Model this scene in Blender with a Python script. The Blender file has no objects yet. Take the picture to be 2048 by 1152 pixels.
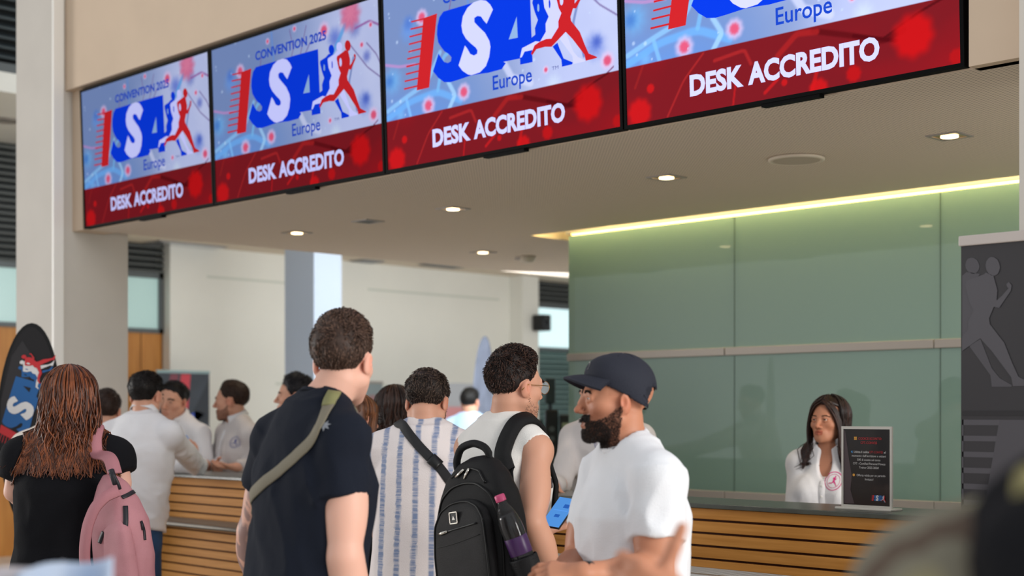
import bpy, bmesh, math, random
import numpy as np
from mathutils import Vector, Matrix
random.seed(7)
RNG = np.random.default_rng(11)
SC = bpy.context.scene
COL = SC.collection
F = 2844.0          # focal length in pixels of the 2048-wide frame
HC = 1.48           # eye height of the photographer
HOR = 825.0         # row of the horizon
R2 = math.sqrt(0.5)

def lin(h):
    h = h.lstrip('#')
    v = [int(h[i:i+2], 16) / 255 for i in (0, 2, 4)]
    return tuple((c / 12.92 if c <= 0.04045 else ((c + 0.055) / 1.055) ** 2.4) for c in v)

def cam_to_world(x, y, z):
    return Vector(((x - y) * R2, (x + y) * R2, z))

def cp(px, py, d):
    """camera-frame point (X right, Y depth, Z height) seen at a pixel at depth d"""
    return np.array([(px - 1024) / F * d, d, HC + (HOR - py) / F * d])

# ------------------------------------------------------------------ materials
MATS = {}
def mat(name, color='#808080', rough=0.6, metal=0.0, spec=0.5, coat=0.0, emis=None, estr=0.0, var=0.0, vscale=8.0,
        bump=0.0, bscale=40.0, trans=0.0, ior=1.45, sheen=0.0, sss=0.0, attr=None, alpha=1.0, stretch=None, coords='Object', color2=None):
    if name in MATS:
        return MATS[name]
    m = bpy.data.materials.new(name)
    m.use_nodes = True
    nt = m.node_tree
    b = nt.nodes['Principled BSDF']
    c = lin(color) + (1,)
    b.inputs['Base Color'].default_value = c
    b.inputs['Roughness'].default_value = rough
    b.inputs['Metallic'].default_value = metal
    b.inputs['Specular IOR Level'].default_value = spec
    b.inputs['Coat Weight'].default_value = coat
    b.inputs['Coat Roughness'].default_value = 0.05
    b.inputs['Transmission Weight'].default_value = trans
    b.inputs['IOR'].default_value = ior
    b.inputs['Sheen Weight'].default_value = sheen
    b.inputs['Alpha'].default_value = alpha
    if sss:
        b.inputs['Subsurface Weight'].default_value = sss
        b.inputs['Subsurface Radius'].default_value = (0.012, 0.005, 0.003)
        b.inputs['Subsurface Scale'].default_value = 1.0
    if emis:
        b.inputs['Emission Color'].default_value = lin(emis) + (1,)
        b.inputs['Emission Strength'].default_value = estr
    L = nt.links.new
    src = None
    if var or bump:
        tc = nt.nodes.new('ShaderNodeTexCoord')
        mp = nt.nodes.new('ShaderNodeMapping')
        L(tc.outputs[coords], mp.inputs['Vector'])
        if stretch:
            mp.inputs['Scale'].default_value = stretch
    if var:
        n = nt.nodes.new('ShaderNodeTexNoise')
        n.inputs['Scale'].default_value = vscale
        n.inputs['Detail'].default_value = 5
        L(mp.outputs[0], n.inputs['Vector'])
        mx = nt.nodes.new('ShaderNodeMix'); mx.data_type = 'RGBA'
        lo = tuple(x * (1 - var) for x in c[:3]) + (1,)
        hi = tuple(min(1, x * (1 + var)) for x in c[:3]) + (1,)
        if color2:
            lo, hi = c, lin(color2) + (1,)
        rmp = nt.nodes.new('ShaderNodeMapRange')
        rmp.inputs['From Min'].default_value = 0.3; rmp.inputs['From Max'].default_value = 0.7
        L(n.outputs['Fac'], rmp.inputs['Value'])
        L(rmp.outputs[0], mx.inputs['Factor'])
        mx.inputs[6].default_value = lo; mx.inputs[7].default_value = hi
        src = mx.outputs[2]
    if attr:
        at = nt.nodes.new('ShaderNodeAttribute'); at.attribute_name = attr
        if src is None:
            src = at.outputs['Color']
        else:
            m2 = nt.nodes.new('ShaderNodeMix'); m2.data_type = 'RGBA'; m2.blend_type = 'MULTIPLY'
            m2.inputs['Factor'].default_value = 1
            L(src, m2.inputs[6]); L(at.outputs['Color'], m2.inputs[7])
            src = m2.outputs[2]
    if src is not None:
        L(src, b.inputs['Base Color'])
    if bump:
        n2 = nt.nodes.new('ShaderNodeTexNoise')
        n2.inputs['Scale'].default_value = bscale; n2.inputs['Detail'].default_value = 4
        L(mp.outputs[0], n2.inputs['Vector'])
        bp = nt.nodes.new('ShaderNodeBump'); bp.inputs['Strength'].default_value = bump
        bp.inputs['Distance'].default_value = 0.01
        L(n2.outputs['Fac'], bp.inputs['Height'])
        L(bp.outputs[0], b.inputs['Normal'])
    MATS[name] = m
    return m

def emat(name, color, s=1.0):
    """a picture element of a lit screen"""
    if name in MATS: return MATS[name]
    m = bpy.data.materials.new(name); m.use_nodes = True
    nt = m.node_tree; nt.nodes.clear()
    e = nt.nodes.new('ShaderNodeEmission'); o = nt.nodes.new('ShaderNodeOutputMaterial')
    nt.links.new(e.outputs[0], o.inputs[0])
    e.inputs[1].default_value = s
    if color == 'attr':
        at = nt.nodes.new('ShaderNodeAttribute'); at.attribute_name = 'picture'
        nt.links.new(at.outputs['Color'], e.inputs[0])
    else:
        e.inputs[0].default_value = lin(color) + (1,)
    MATS[name] = m
    return m

# ------------------------------------------------------------------ objects
def tag(o, label=None, cat=None, group=None, kind=None):
    if label: o['label'] = label
    if cat: o['category'] = cat
    if group: o['group'] = group
    if kind: o['kind'] = kind
    return o

def empty(name, loc=(0, 0, 0), rz=0.0, label=None, cat=None, group=None):
    o = bpy.data.objects.new(name, None)
    COL.objects.link(o)
    o.location = loc; o.rotation_euler = (0, 0, rz); o.empty_display_size = 0.1
    return tag(o, label, cat, group)

def link(name, me, m=None, parent=None, smooth=False):
    if m is not None:
        for x in (m if isinstance(m, (list, tuple)) else [m]):
            me.materials.append(x)
    if smooth:
        me.shade_smooth()
    o = bpy.data.objects.new(name, me)
    COL.objects.link(o)
    if parent is not None: o.parent = parent
    return o

def np_mesh(name, V, Q, T=None):
    """fast mesh from numpy quads (and triangles)"""
    me = bpy.data.meshes.new(name)
    V = np.ascontiguousarray(V, dtype=np.float32)
    Q = np.zeros((0, 4), np.int32) if Q is None else np.asarray(Q, np.int32).reshape(-1, 4)
    T = np.zeros((0, 3), np.int32) if T is None else np.asarray(T, np.int32).reshape(-1, 3)
    nl = Q.size + T.size
    me.vertices.add(len(V)); me.vertices.foreach_set('co', V.ravel())
    me.loops.add(nl); me.loops.foreach_set('vertex_index', np.concatenate([Q.ravel(), T.ravel()]).astype(np.int32))
    me.polygons.add(len(Q) + len(T))
    st = np.concatenate([np.arange(len(Q)) * 4, Q.size + np.arange(len(T)) * 3]).astype(np.int32)
    me.polygons.foreach_set('loop_start', st)
    me.update(calc_edges=True); me.validate()
    return me

class MB:
    """collects shapes, then links them as one mesh object"""
    def __init__(self): self.bm = bmesh.new()
    def box(self, a, b, bev=0.0, M=None):
        a = Vector(a); b = Vector(b)
        r = bmesh.ops.create_cube(self.bm, size=1.0)
        vs = r['verts']
        c = (a + b) / 2; s = b - a
        for v in vs:
            v.co = Vector((v.co.x * s.x, v.co.y * s.y, v.co.z * s.z)) + c
        if bev:
            es = list({e for v in vs for e in v.link_edges})
            r2 = bmesh.ops.bevel(self.bm, geom=es, offset=bev, segments=2, affect='EDGES', profile=0.5)
            vs = list({v for f in r2['faces'] for v in f.verts} | {v for v in vs if v.is_valid})
        if M is not None:
            bmesh.ops.transform(self.bm, matrix=M, verts=vs)
        return self
    def tube(self, pts, r, n=8, caps=True, flat=None):
        """tube along points; r number or list; flat = (u scale) unused"""
        pts = [Vector(p) for p in pts]
        rs = [r] * len(pts) if not isinstance(r, (list, tuple)) else r
        rings = []
        prev = None
        for i, p in enumerate(pts):
            t = (pts[min(i + 1, len(pts) - 1)] - pts[max(i - 1, 0)]).normalized()
            if prev is None:
                u = t.orthogonal().normalized()
            else:
                u = (prev - t * prev.dot(t))
                u = u.normalized() if u.length > 1e-6 else t.orthogonal().normalized()
            prev = u
            w = t.cross(u)
            rings.append([self.bm.verts.new(p + (u * math.cos(2 * math.pi * k / n) + w * math.sin(2 * math.pi * k / n)) * rs[i]) for k in range(n)])
        for a, b in zip(rings, rings[1:]):
            for k in range(n):
                self.bm.faces.new((a[k], a[(k + 1) % n], b[(k + 1) % n], b[k]))
        if caps:
            self.bm.faces.new(rings[0][::-1]); self.bm.faces.new(rings[-1])
        return self
    def lathe(self, prof, M=None, n=24):
        """profile [(radius, height)] about z"""
        rings = []
        new = []
        for r, z in prof:
            ring = [self.bm.verts.new((max(r, 1e-5) * math.cos(2 * math.pi * k / n), max(r, 1e-5) * math.sin(2 * math.pi * k / n), z)) for k in range(n)]
            rings.append(ring); new += ring
        for a, b in zip(rings, rings[1:]):
            for k in range(n):
                self.bm.faces.new((a[k], a[(k + 1) % n], b[(k + 1) % n], b[k]))
        self.bm.faces.new(rings[0][::-1]); self.bm.faces.new(rings[-1])
        if M is not None: bmesh.ops.transform(self.bm, matrix=M, verts=new)
        return self
    def poly(self, P, fn, th=0.0):
        """flat outline P of (u,v) mapped by fn(u,v,w) -> 3-D, given thickness th along w"""
        from mathutils.geometry import tessellate_polygon
        tri = tessellate_polygon([[Vector((p[0], p[1], 0)) for p in P]])
        v1 = [self.bm.verts.new(fn(p[0], p[1], th)) for p in P]
        for t in tri:
            try: self.bm.faces.new([v1[i] for i in t])
            except ValueError: pass
        if th:
            v0 = [self.bm.verts.new(fn(p[0], p[1], 0.0)) for p in P]
            n = len(P)
            for i in range(n):
                self.bm.faces.new((v0[i], v0[(i + 1) % n], v1[(i + 1) % n], v1[i]))
        return self
    def build(self, name, m, parent=None, smooth=False, recalc=True):
        if recalc: bmesh.ops.recalc_face_normals(self.bm, faces=self.bm.faces)
        me = bpy.data.meshes.new(name)
        self.bm.to_mesh(me); self.bm.free()
        return link(name, me, m, parent, smooth)

def text_mesh(body, size, bold=0.0, align='CENTER', ext=0.0):
    """letters as a flat mesh in the xy plane (verts ndarray, faces list)"""
    cu = bpy.data.curves.new('lettering', 'FONT')
    cu.body = body; cu.size = size; cu.offset = bold; cu.align_x = align; cu.extrude = ext; cu.resolution_u = 3
    o = bpy.data.objects.new('lettering_source', cu)
    COL.objects.link(o)
    bpy.context.view_layer.update()
    dg = bpy.context.evaluated_depsgraph_get()
    me = bpy.data.meshes.new_from_object(o.evaluated_get(dg))
    bpy.data.objects.remove(o); bpy.data.curves.remove(cu)
    return me

def text_fit(name, body, fn, u0, u1, v0, v1, m, parent, bold=0.0):
    """letters stretched to fill u0..u1, v0..v1 (baseline to cap height), mapped by fn(u,v)"""
    me = text_mesh(body, 1.0, bold, 'LEFT')
    V = np.empty(len(me.vertices) * 3, np.float32); me.vertices.foreach_get('co', V); V = V.reshape(-1, 3)
    if len(V) == 0: return None
    x0, x1 = V[:, 0].min(), V[:, 0].max()
    cap = 0.70
    out = np.array([list(fn(u0 + (u1 - u0) * (p[0] - x0) / (x1 - x0), v0 + (v1 - v0) * p[1] / cap)) for p in V], np.float32)
    me.vertices.foreach_set('co', out.ravel()); me.update()
    return link(name, me, m, parent)
# ------------------------------------------------------------------ solid shapes by distance fields
BIG = 0.09
def _v(a): return np.asarray(a, np.float32)

class Cone:                       # tapered rounded limb segment
    def __init__(s, a, b, ra, rb=None):
        s.a, s.b = _v(a), _v(b); s.ra, s.rb = float(ra), float(ra if rb is None else rb)
        m = max(s.ra, s.rb)
        s.lo, s.hi = np.minimum(s.a, s.b) - m, np.maximum(s.a, s.b) + m
    def d(s, x, y, z):
        ba = s.b - s.a; L = float(ba @ ba) + 1e-12
        px, py, pz = x - s.a[0], y - s.a[1], z - s.a[2]
        h = np.clip((px * ba[0] + py * ba[1] + pz * ba[2]) / L, 0, 1)
        return np.sqrt((px - ba[0] * h) ** 2 + (py - ba[1] * h) ** 2 + (pz - ba[2] * h) ** 2) - (s.ra + (s.rb - s.ra) * h)

class Ell:                        # ellipsoid, R columns = local axes
    def __init__(s, c, r, R=None):
        s.c, s.r = _v(c), _v(r); s.R = np.eye(3, dtype=np.float32) if R is None else _v(R)
        e = np.sqrt(((s.R * s.r[None, :]) ** 2).sum(1))
        s.lo, s.hi = s.c - e, s.c + e
    def d(s, x, y, z):
        px, py, pz = x - s.c[0], y - s.c[1], z - s.c[2]
        k0 = 0; k1 = 0
        for i in range(3):
            q = px * s.R[0, i] + py * s.R[1, i] + pz * s.R[2, i]
            k0 = k0 + (q / s.r[i]) ** 2; k1 = k1 + (q / s.r[i] ** 2) ** 2
        k0 = np.sqrt(k0); k1 = np.sqrt(k1) + 1e-6
        return k0 * (k0 - 1) / k1

class RBox:                       # rounded box
    def __init__(s, c, h, r, R=None):
        s.c, s.h, s.r = _v(c), _v(h), float(r); s.R = np.eye(3, dtype=np.float32) if R is None else _v(R)
        e = (np.abs(s.R) * s.h[None, :]).sum(1)
        s.lo, s.hi = s.c - e, s.c + e
    def d(s, x, y, z):
        px, py, pz = x - s.c[0], y - s.c[1], z - s.c[2]
        o = 0; m = None
        for i in range(3):
            q = np.abs(px * s.R[0, i] + py * s.R[1, i] + pz * s.R[2, i]) - (s.h[i] - s.r)
            o = o + np.maximum(q, 0) ** 2
            m = q if m is None else np.maximum(m, q)
        return np.sqrt(o) + np.minimum(m, 0) - s.r

class Loft:                       # stack of superellipses along a local axis
    def __init__(s, o, R, T, A, B, CX=None, CY=None, p=2.3):
        s.o, s.R = _v(o), _v(R)   # R columns: right, forward, up
        s.T, s.A, s.B = _v(T), _v(A), _v(B)
        s.CX = np.zeros_like(s.T) if CX is None else _v(CX)
        s.CY = np.zeros_like(s.T) if CY is None else _v(CY)
        s.p = p
        P = []
        for t, a, b, cx, cy in zip(s.T, s.A, s.B, s.CX, s.CY):
            for i in (-1, 1):
                for j in (-1, 1):
                    P.append(s.o + s.R @ _v([cx + i * a, cy + j * b, t]))
        P = np.array(P); s.lo, s.hi = P.min(0), P.max(0)
    def d(s, x, y, z):
        px, py, pz = x - s.o[0], y - s.o[1], z - s.o[2]
        q = [px * s.R[0, i] + py * s.R[1, i] + pz * s.R[2, i] for i in range(3)]
        t = q[2]
        sh = t.shape; tf = np.asarray(t).ravel()
        I = lambda arr: np.interp(tf, s.T, arr).reshape(sh).astype(np.float32)
        a, b = I(s.A), I(s.B)
        u = np.abs(q[0] - I(s.CX)) / a; v = np.abs(q[1] - I(s.CY)) / b
        rr = (u ** s.p + v ** s.p + 1e-9) ** (1 / s.p)
        # first-order distance
        dl = (rr - 1) * (a * b) / np.sqrt((u * b) ** 2 + (v * a) ** 2 + 1e-8) * np.sqrt(u * u + v * v + 1e-8)
        dl = np.where(rr < 0.3, -np.minimum(a, b) * 0.7, dl)
        half = (s.T[-1] - s.T[0]) / 2; mid = (s.T[-1] + s.T[0]) / 2
        return np.maximum(dl, np.abs(t - mid) - half)

class Plane:                      # half space: inside where (p-o).n < 0
    def __init__(s, o, n):
        s.o = _v(o); n = _v(n); s.n = n / np.linalg.norm(n); s.lo = s.hi = None
    def d(s, x, y, z):
        return (x - s.o[0]) * s.n[0] + (y - s.o[1]) * s.n[1] + (z - s.o[2]) * s.n[2]

class Field:
    def __init__(s): s.ops = []; s.disp = None
    def add(s, p, k=0.015): s.ops.append(('u', p, k)); return s
    def cut(s, p, k=0.004): s.ops.append(('s', p, k)); return s
    def keep(s, p, k=0.004): s.ops.append(('i', p, k)); return s
    def bounds(s):
        L = [o[1] for o in s.ops if o[0] == 'u']
        return np.min([p.lo for p in L], 0), np.max([p.hi for p in L], 0)
    @staticmethod
    def _mix(op, a, b, k):
        if op == 'u':
            h = np.clip(0.5 + 0.5 * (a - b) / k, 0, 1)
            return a + (b - a) * h - k * h * (1 - h)
        if op == 's': b = -b
        h = np.clip(0.5 - 0.5 * (a - b) / k, 0, 1)
        return a + (b - a) * h + k * h * (1 - h)
    def grid(s, X, Y, Z):
        val = np.full((len(X), len(Y), len(Z)), BIG, np.float32)
        for op, p, k in s.ops:
            if p.lo is not None:
                m = k + 0.03
                sl = []
                for ax, c in enumerate((X, Y, Z)):
                    i0 = np.searchsorted(c, p.lo[ax] - m); i1 = np.searchsorted(c, p.hi[ax] + m)
                    sl.append(slice(i0, i1))
                sl = tuple(sl)
                if any(q.stop <= q.start for q in sl): continue
            else:
                sl = (slice(None),) * 3
            x = X[sl[0]][:, None, None]; y = Y[sl[1]][None, :, None]; z = Z[sl[2]][None, None, :]
            if op != 'u' and p.lo is not None and False: pass
            b = p.d(x, y, z)
            val[sl] = s._mix(op, val[sl], b, k)
        if s.disp is not None:
            x, y, z = np.meshgrid(X, Y, Z, indexing='ij')
            near = np.abs(val) < 0.04
            val[near] += s.disp(x[near], y[near], z[near])
        return val
    def at(s, P):
        P = np.asarray(P, np.float32).reshape(-1, 3)
        x, y, z = P[:, 0], P[:, 1], P[:, 2]
        val = np.full(len(P), BIG, np.float32)
        for op, p, k in s.ops:
            b = p.d(x, y, z)
            val = s._mix(op, val, b, k)
        if s.disp is not None: val = val + s.disp(x, y, z)
        return val
    def grad(s, P, e=0.002):
        P = np.asarray(P, np.float32).reshape(-1, 3)
        g = np.stack([s.at(P + _v(d) * e) - s.at(P - _v(d) * e) for d in np.eye(3)], 1)
        return g / (np.linalg.norm(g, axis=1, keepdims=True) + 1e-9)
    def snap(s, P, off=0.0, it=14):
        """points moved onto the surface (plus an offset), and normals"""
        P = np.array(P, np.float32).reshape(-1, 3)
        for _ in range(it):
            g = s.grad(P); P = P - g * (s.at(P) - off)[:, None] * 0.8
        return P, s.grad(P)
    def shoot(s, O, D, off=0.0, n=90, step=0.9):
        """march rays from O along D to the surface"""
        O = np.array(O, np.float32).reshape(-1, 3); D = np.array(D, np.float32).reshape(-1, 3)
        D = D / np.linalg.norm(D, axis=1, keepdims=True)
        t = np.zeros(len(O), np.float32)
        for _ in range(n):
            t = t + np.maximum(s.at(O + D * t[:, None]) - off, -0.01) * step * 0.7
        return O + D * t[:, None]

def axis_lines(lo, hi, base, fine):
    """grid lines from lo to hi with spacing base, denser inside each fine (a, b, step)"""
    out = [lo]
    while out[-1] < hi:
        st = base
        for a, b, f in fine:
            if a - 0.004 <= out[-1] <= b: st = min(st, f)
        nx = out[-1] + st
        for a, b, f in fine:       # do not jump over the start of a fine span
            if out[-1] < a - 0.004 < nx: nx = a - 0.003
        out.append(nx)
    return np.array(out, np.float32)

def surface_net(val, X, Y, Z):
    s = val < 0
    nx, ny, nz = val.shape
    c = np.zeros((nx - 1, ny - 1, nz - 1), np.uint8)
    for i in (0, 1):
        for j in (0, 1):
            for k in (0, 1):
                c += s[i:nx - 1 + i, j:ny - 1 + j, k:nz - 1 + k]
    act = (c > 0) & (c < 8)
    I, J, K = np.nonzero(act)
    idx = np.full(act.shape, -1, np.int32); idx[I, J, K] = np.arange(len(I))
    acc = np.zeros((len(I), 3), np.float32); cnt = np.zeros(len(I), np.float32)
    corners = [(i, j, k) for i in (0, 1) for j in (0, 1) for k in (0, 1)]
    for a in corners:
        for ax in range(3):
            if a[ax]: continue
            b = list(a); b[ax] = 1
            va = val[I + a[0], J + a[1], K + a[2]]; vb = val[I + b[0], J + b[1], K + b[2]]
            m = (va < 0) != (vb < 0)
            t = np.where(m, va / np.where(m, va - vb, 1), 0)
            p = np.stack([X[I + a[0]] + (X[I + b[0]] - X[I + a[0]]) * t, Y[J + a[1]] + (Y[J + b[1]] - Y[J + a[1]]) * t, Z[K + a[2]] + (Z[K + b[2]] - Z[K + a[2]]) * t], 1)
            acc += np.where(m[:, None], p, 0); cnt += m
    V = acc / np.maximum(cnt, 1)[:, None]
    quads = []
    for ax in range(3):
        o = [(1, 2), (2, 0), (0, 1)][ax]
        sl0 = [slice(1, -1)] * 3; sl0[ax] = slice(0, -1)
        sl1 = [slice(1, -1)] * 3; sl1[ax] = slice(1, None)
        A = s[tuple(sl0)]; B = s[tuple(sl1)]
        for flip in (0, 1):
            m = (A & ~B) if not flip else (~A & B)
            P = np.stack(np.nonzero(m), 1)
            P = P + np.array([0 if q == ax else 1 for q in range(3)])
            def cell(du, dv):
                q = P.copy(); q[:, o[0]] += du; q[:, o[1]] += dv
                return idx[q[:, 0], q[:, 1], q[:, 2]]
            q4 = np.stack([cell(-1, -1), cell(0, -1), cell(0, 0), cell(-1, 0)], 1)
            if flip: q4 = q4[:, ::-1]
            quads.append(q4)
    Q = np.concatenate(quads)
    Q = Q[(Q >= 0).all(1)]
    return V, Q

def mesh_field(f, base, fine=(), pad=0.02, lo=None, hi=None):
    """fine: list of (centre, half sizes, step)"""
    l, h = f.bounds()
    if lo is not None: l = np.maximum(l, lo)
    if hi is not None: h = np.minimum(h, hi)
    l = l - pad; h = h + pad
    ax = [axis_lines(l[i], h[i], base, [(c[i] - r[i], c[i] + r[i], st) for c, r, st in fine]) for i in range(3)]
    return surface_net(f.grid(*ax), *ax)

def vnoise(x, y, z, seed=0):
    """cheap smooth pseudo-noise, about -1..1"""
    r = np.random.default_rng(seed)
    out = 0
    for i in range(5):
        k = r.normal(size=3); k = k / np.linalg.norm(k) * (0.7 + 0.5 * i)
        out = out + np.sin(x * k[0] + y * k[1] + z * k[2] + r.uniform(0, 6.3) + 1.3 * np.sin(0.6 * (y * k[0] + z * k[1] - x * k[2]) + i)) / (1 + 0.5 * i)
    return (out / 2.2).astype(np.float32)
LOGO={
 'bar':[(0.194,0.802),(0.259,0.806),(0.212,0.413),(0.152,0.413)],
 'dash':[[(0.135,0.806),(0.198,0.802),(0.198,0.794),(0.135,0.797)],[(0.130,0.767),(0.192,0.762),(0.192,0.753),(0.130,0.758)],[(0.125,0.726),(0.190,0.724),(0.190,0.715),(0.125,0.717)],[(0.121,0.685),(0.184,0.684),(0.184,0.675),(0.121,0.676)],[(0.117,0.644),(0.181,0.643),(0.181,0.634),(0.117,0.635)],[(0.110,0.606),(0.175,0.604),(0.175,0.595),(0.110,0.597)],[(0.105,0.565),(0.169,0.562),(0.169,0.554),(0.105,0.555)],[(0.102,0.523),(0.165,0.523),(0.165,0.514),(0.102,0.514)],[(0.095,0.485),(0.159,0.484),(0.159,0.475),(0.095,0.476)],[(0.091,0.443),(0.155,0.442),(0.155,0.433),(0.091,0.433)]],
 'blue':[(0.288,0.806),(0.269,0.782),(0.258,0.736),(0.255,0.692),(0.260,0.647),(0.274,0.615),(0.288,0.589),(0.305,0.571),(0.319,0.548),(0.316,0.527),(0.302,0.521),(0.285,0.532),(0.271,0.561),(0.260,0.586),(0.232,0.497),(0.255,0.455),(0.282,0.423),(0.310,0.414),(0.343,0.416),(0.403,0.423),(0.445,0.420),(0.479,0.415),(0.539,0.417),(0.549,0.432),(0.557,0.443),(0.547,0.453),(0.617,0.449),(0.617,0.417),(0.668,0.415),(0.666,0.610),(0.665,0.804),(0.537,0.807)],
 'hole':[(0.608,0.669),(0.610,0.559),(0.572,0.562)],
 'brun':[(0.724,0.757),(0.707,0.742),(0.675,0.730),(0.673,0.716),(0.682,0.667),(0.694,0.622),(0.681,0.585),(0.682,0.551),(0.662,0.538),(0.662,0.502),(0.701,0.507),(0.726,0.551),(0.726,0.592),(0.741,0.623),(0.726,0.674),(0.723,0.726),(0.734,0.738),(0.753,0.747)],
 'bhead':[(0.756,0.772),(0.754,0.759),(0.750,0.751),(0.744,0.747),(0.736,0.749),(0.730,0.757),(0.726,0.769),(0.724,0.782),(0.726,0.795),(0.730,0.804),(0.737,0.807),(0.744,0.805),(0.750,0.797),(0.754,0.785)],
 'bleg':[(0.750,0.468),(0.769,0.482),(0.792,0.395),(0.827,0.365),(0.825,0.356),(0.785,0.356),(0.783,0.392)],
 'bhole':[(0.701,0.682),(0.701,0.670),(0.698,0.663),(0.696,0.664),(0.693,0.672),(0.693,0.684),(0.694,0.696),(0.696,0.703),(0.698,0.702),(0.701,0.694)],
 'wrun':[(0.772,0.759),(0.762,0.747),(0.722,0.732),(0.718,0.723),(0.722,0.675),(0.738,0.624),(0.725,0.592),(0.725,0.551),(0.701,0.509),(0.682,0.517),(0.627,0.499),(0.617,0.452),(0.625,0.453),(0.637,0.478),(0.696,0.475),(0.750,0.503),(0.783,0.554),(0.793,0.623),(0.784,0.707),(0.803,0.749)],
 'whead':[(0.802,0.774),(0.800,0.763),(0.796,0.755),(0.789,0.751),(0.782,0.754),(0.775,0.761),(0.770,0.773),(0.769,0.785),(0.771,0.797),(0.775,0.805),(0.782,0.808),(0.789,0.806),(0.796,0.798),(0.800,0.787)],
 'wleg':[(0.778,0.500),(0.804,0.523),(0.830,0.420),(0.848,0.385),(0.876,0.360),(0.874,0.355),(0.830,0.356),(0.827,0.396)],
 'whole':[(0.747,0.685),(0.746,0.672),(0.744,0.664),(0.742,0.665),(0.740,0.674),(0.740,0.688),(0.740,0.701),(0.742,0.709),(0.744,0.708),(0.746,0.699)],
 'rrun':[(0.817,0.752),(0.812,0.746),(0.772,0.728),(0.769,0.714),(0.779,0.652),(0.789,0.624),(0.776,0.587),(0.776,0.557),(0.747,0.509),(0.726,0.514),(0.701,0.509),(0.679,0.497),(0.664,0.460),(0.668,0.449),(0.686,0.475),(0.721,0.476),(0.747,0.468),(0.804,0.525),(0.830,0.480),(0.874,0.388),(0.878,0.357),(0.919,0.358),(0.922,0.362),(0.890,0.389),(0.876,0.437),(0.858,0.507),(0.826,0.572),(0.824,0.593),(0.835,0.632),(0.847,0.627),(0.873,0.683),(0.875,0.702),(0.869,0.714),(0.863,0.707),(0.865,0.698),(0.868,0.692),(0.854,0.669),(0.841,0.653),(0.843,0.688),(0.834,0.739)],
 'rhead':[(0.849,0.766),(0.847,0.753),(0.843,0.743),(0.836,0.739),(0.829,0.741),(0.822,0.750),(0.818,0.762),(0.816,0.777),(0.818,0.791),(0.823,0.801),(0.829,0.805),(0.836,0.802),(0.843,0.794),(0.847,0.781)],
 'rhole':[(0.798,0.684),(0.797,0.672),(0.794,0.664),(0.791,0.661),(0.787,0.666),(0.785,0.676),(0.784,0.689),(0.785,0.701),(0.787,0.710),(0.791,0.712),(0.794,0.708),(0.797,0.697)],
 'ess':[(0.509,0.740),(0.498,0.770),(0.480,0.797),(0.456,0.809),(0.425,0.807),(0.398,0.788),(0.376,0.749),(0.369,0.702),(0.373,0.663),(0.387,0.627),(0.408,0.594),(0.429,0.566),(0.437,0.548),(0.435,0.530),(0.421,0.525),(0.405,0.538),(0.392,0.571),(0.382,0.591),(0.351,0.493),(0.368,0.459),(0.392,0.432),(0.408,0.424),(0.445,0.428),(0.472,0.453),(0.487,0.496),(0.494,0.548),(0.490,0.581),(0.472,0.629),(0.446,0.669),(0.427,0.701),(0.427,0.723),(0.440,0.730),(0.456,0.722),(0.469,0.694),(0.480,0.675)],
}
# ------------------------------------------------------------------ the hall (world axes: +x along the desk to the near right, +y away through the desk)
def B(name, a, b, m, parent=None, bev=0.0, label=None, cat=None, kind=None, group=None):
    o = MB().box(a, b, bev).build(name, m, parent)
    return tag(o, label, cat, group, kind)

M_plaster = mat('warm_plaster', '#cab49d', 0.85, var=0.03, vscale=3)
M_white = mat('white_plaster', '#dcdad2', 0.8, var=0.02, vscale=2)
M_pillar = mat('pillar_paint', '#c6bfb6', 0.75, var=0.03, vscale=3)
M_floor = mat('floor_stone', '#d2cac0', 0.35, var=0.12, vscale=6)
M_black = mat('black_plastic', '#0b0b0d', 0.4)
M_steel = mat('brushed_steel', '#b9b4ac', 0.3, 1.0)
M_alu = mat('aluminium_grey', '#9b938c', 0.45, 0.3)

ZC = 2.62     # underside of the lowered ceiling over the desk
Y0 = 4.40     # plane of the desk front and of the screens
YG = 6.65     # plane of the green glass wall

tag(MB().box((-24, -9, -0.2), (9, 22, 0)).build('floor', M_floor), kind='structure')

# --- lowered ceiling with cove slot along the green wall
def ceiling_material():
    m = mat('perforated_ceiling', '#d8c8b8', 0.85)
    nt = m.node_tree; b = nt.nodes['Principled BSDF']; L = nt.links.new
    tc = nt.nodes.new('ShaderNodeTexCoord'); mp = nt.nodes.new('ShaderNodeMapping')
    mp.inputs['Scale'].default_value = (1, 1, 0.0)
    L(tc.outputs['Object'], mp.inputs[0])
    v = nt.nodes.new('ShaderNodeTexVoronoi'); v.inputs['Scale'].default_value = 55; v.inputs['Randomness'].default_value = 0
    L(mp.outputs[0], v.inputs['Vector'])
    r = nt.nodes.new('ShaderNodeMapRange'); r.inputs['From Min'].default_value = 0.2; r.inputs['From Max'].default_value = 0.3
    L(v.outputs['Distance'], r.inputs['Value'])
    mx = nt.nodes.new('ShaderNodeMix'); mx.data_type = 'RGBA'
    L(r.outputs[0], mx.inputs['Factor'])
    mx.inputs[6].default_value = lin('#a3968a') + (1,); mx.inputs[7].default_value = lin('#d8c8b8') + (1,)
    L(mx.outputs[2], b.inputs['Base Color'])
    return m
M_ceil = ceiling_material()
c = MB()
SX, SY, SG = -6.40, 6.567, 0.14
c.box((-8.16, Y0 + 0.02, ZC), (SX, 9.8, ZC + 0.25))
c.box((SX, Y0 + 0.02, ZC), (-1.5, SY, ZC + 0.25))
c.box((SX, 9.0, ZC), (-1.5, 9.8, ZC + 0.25))
co_ = tag(c.build('ceiling', [M_ceil, M_plaster]), kind='structure')
for f_ in co_.data.polygons: f_.material_index = 1 if abs(f_.normal.z) < .5 else 0
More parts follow.
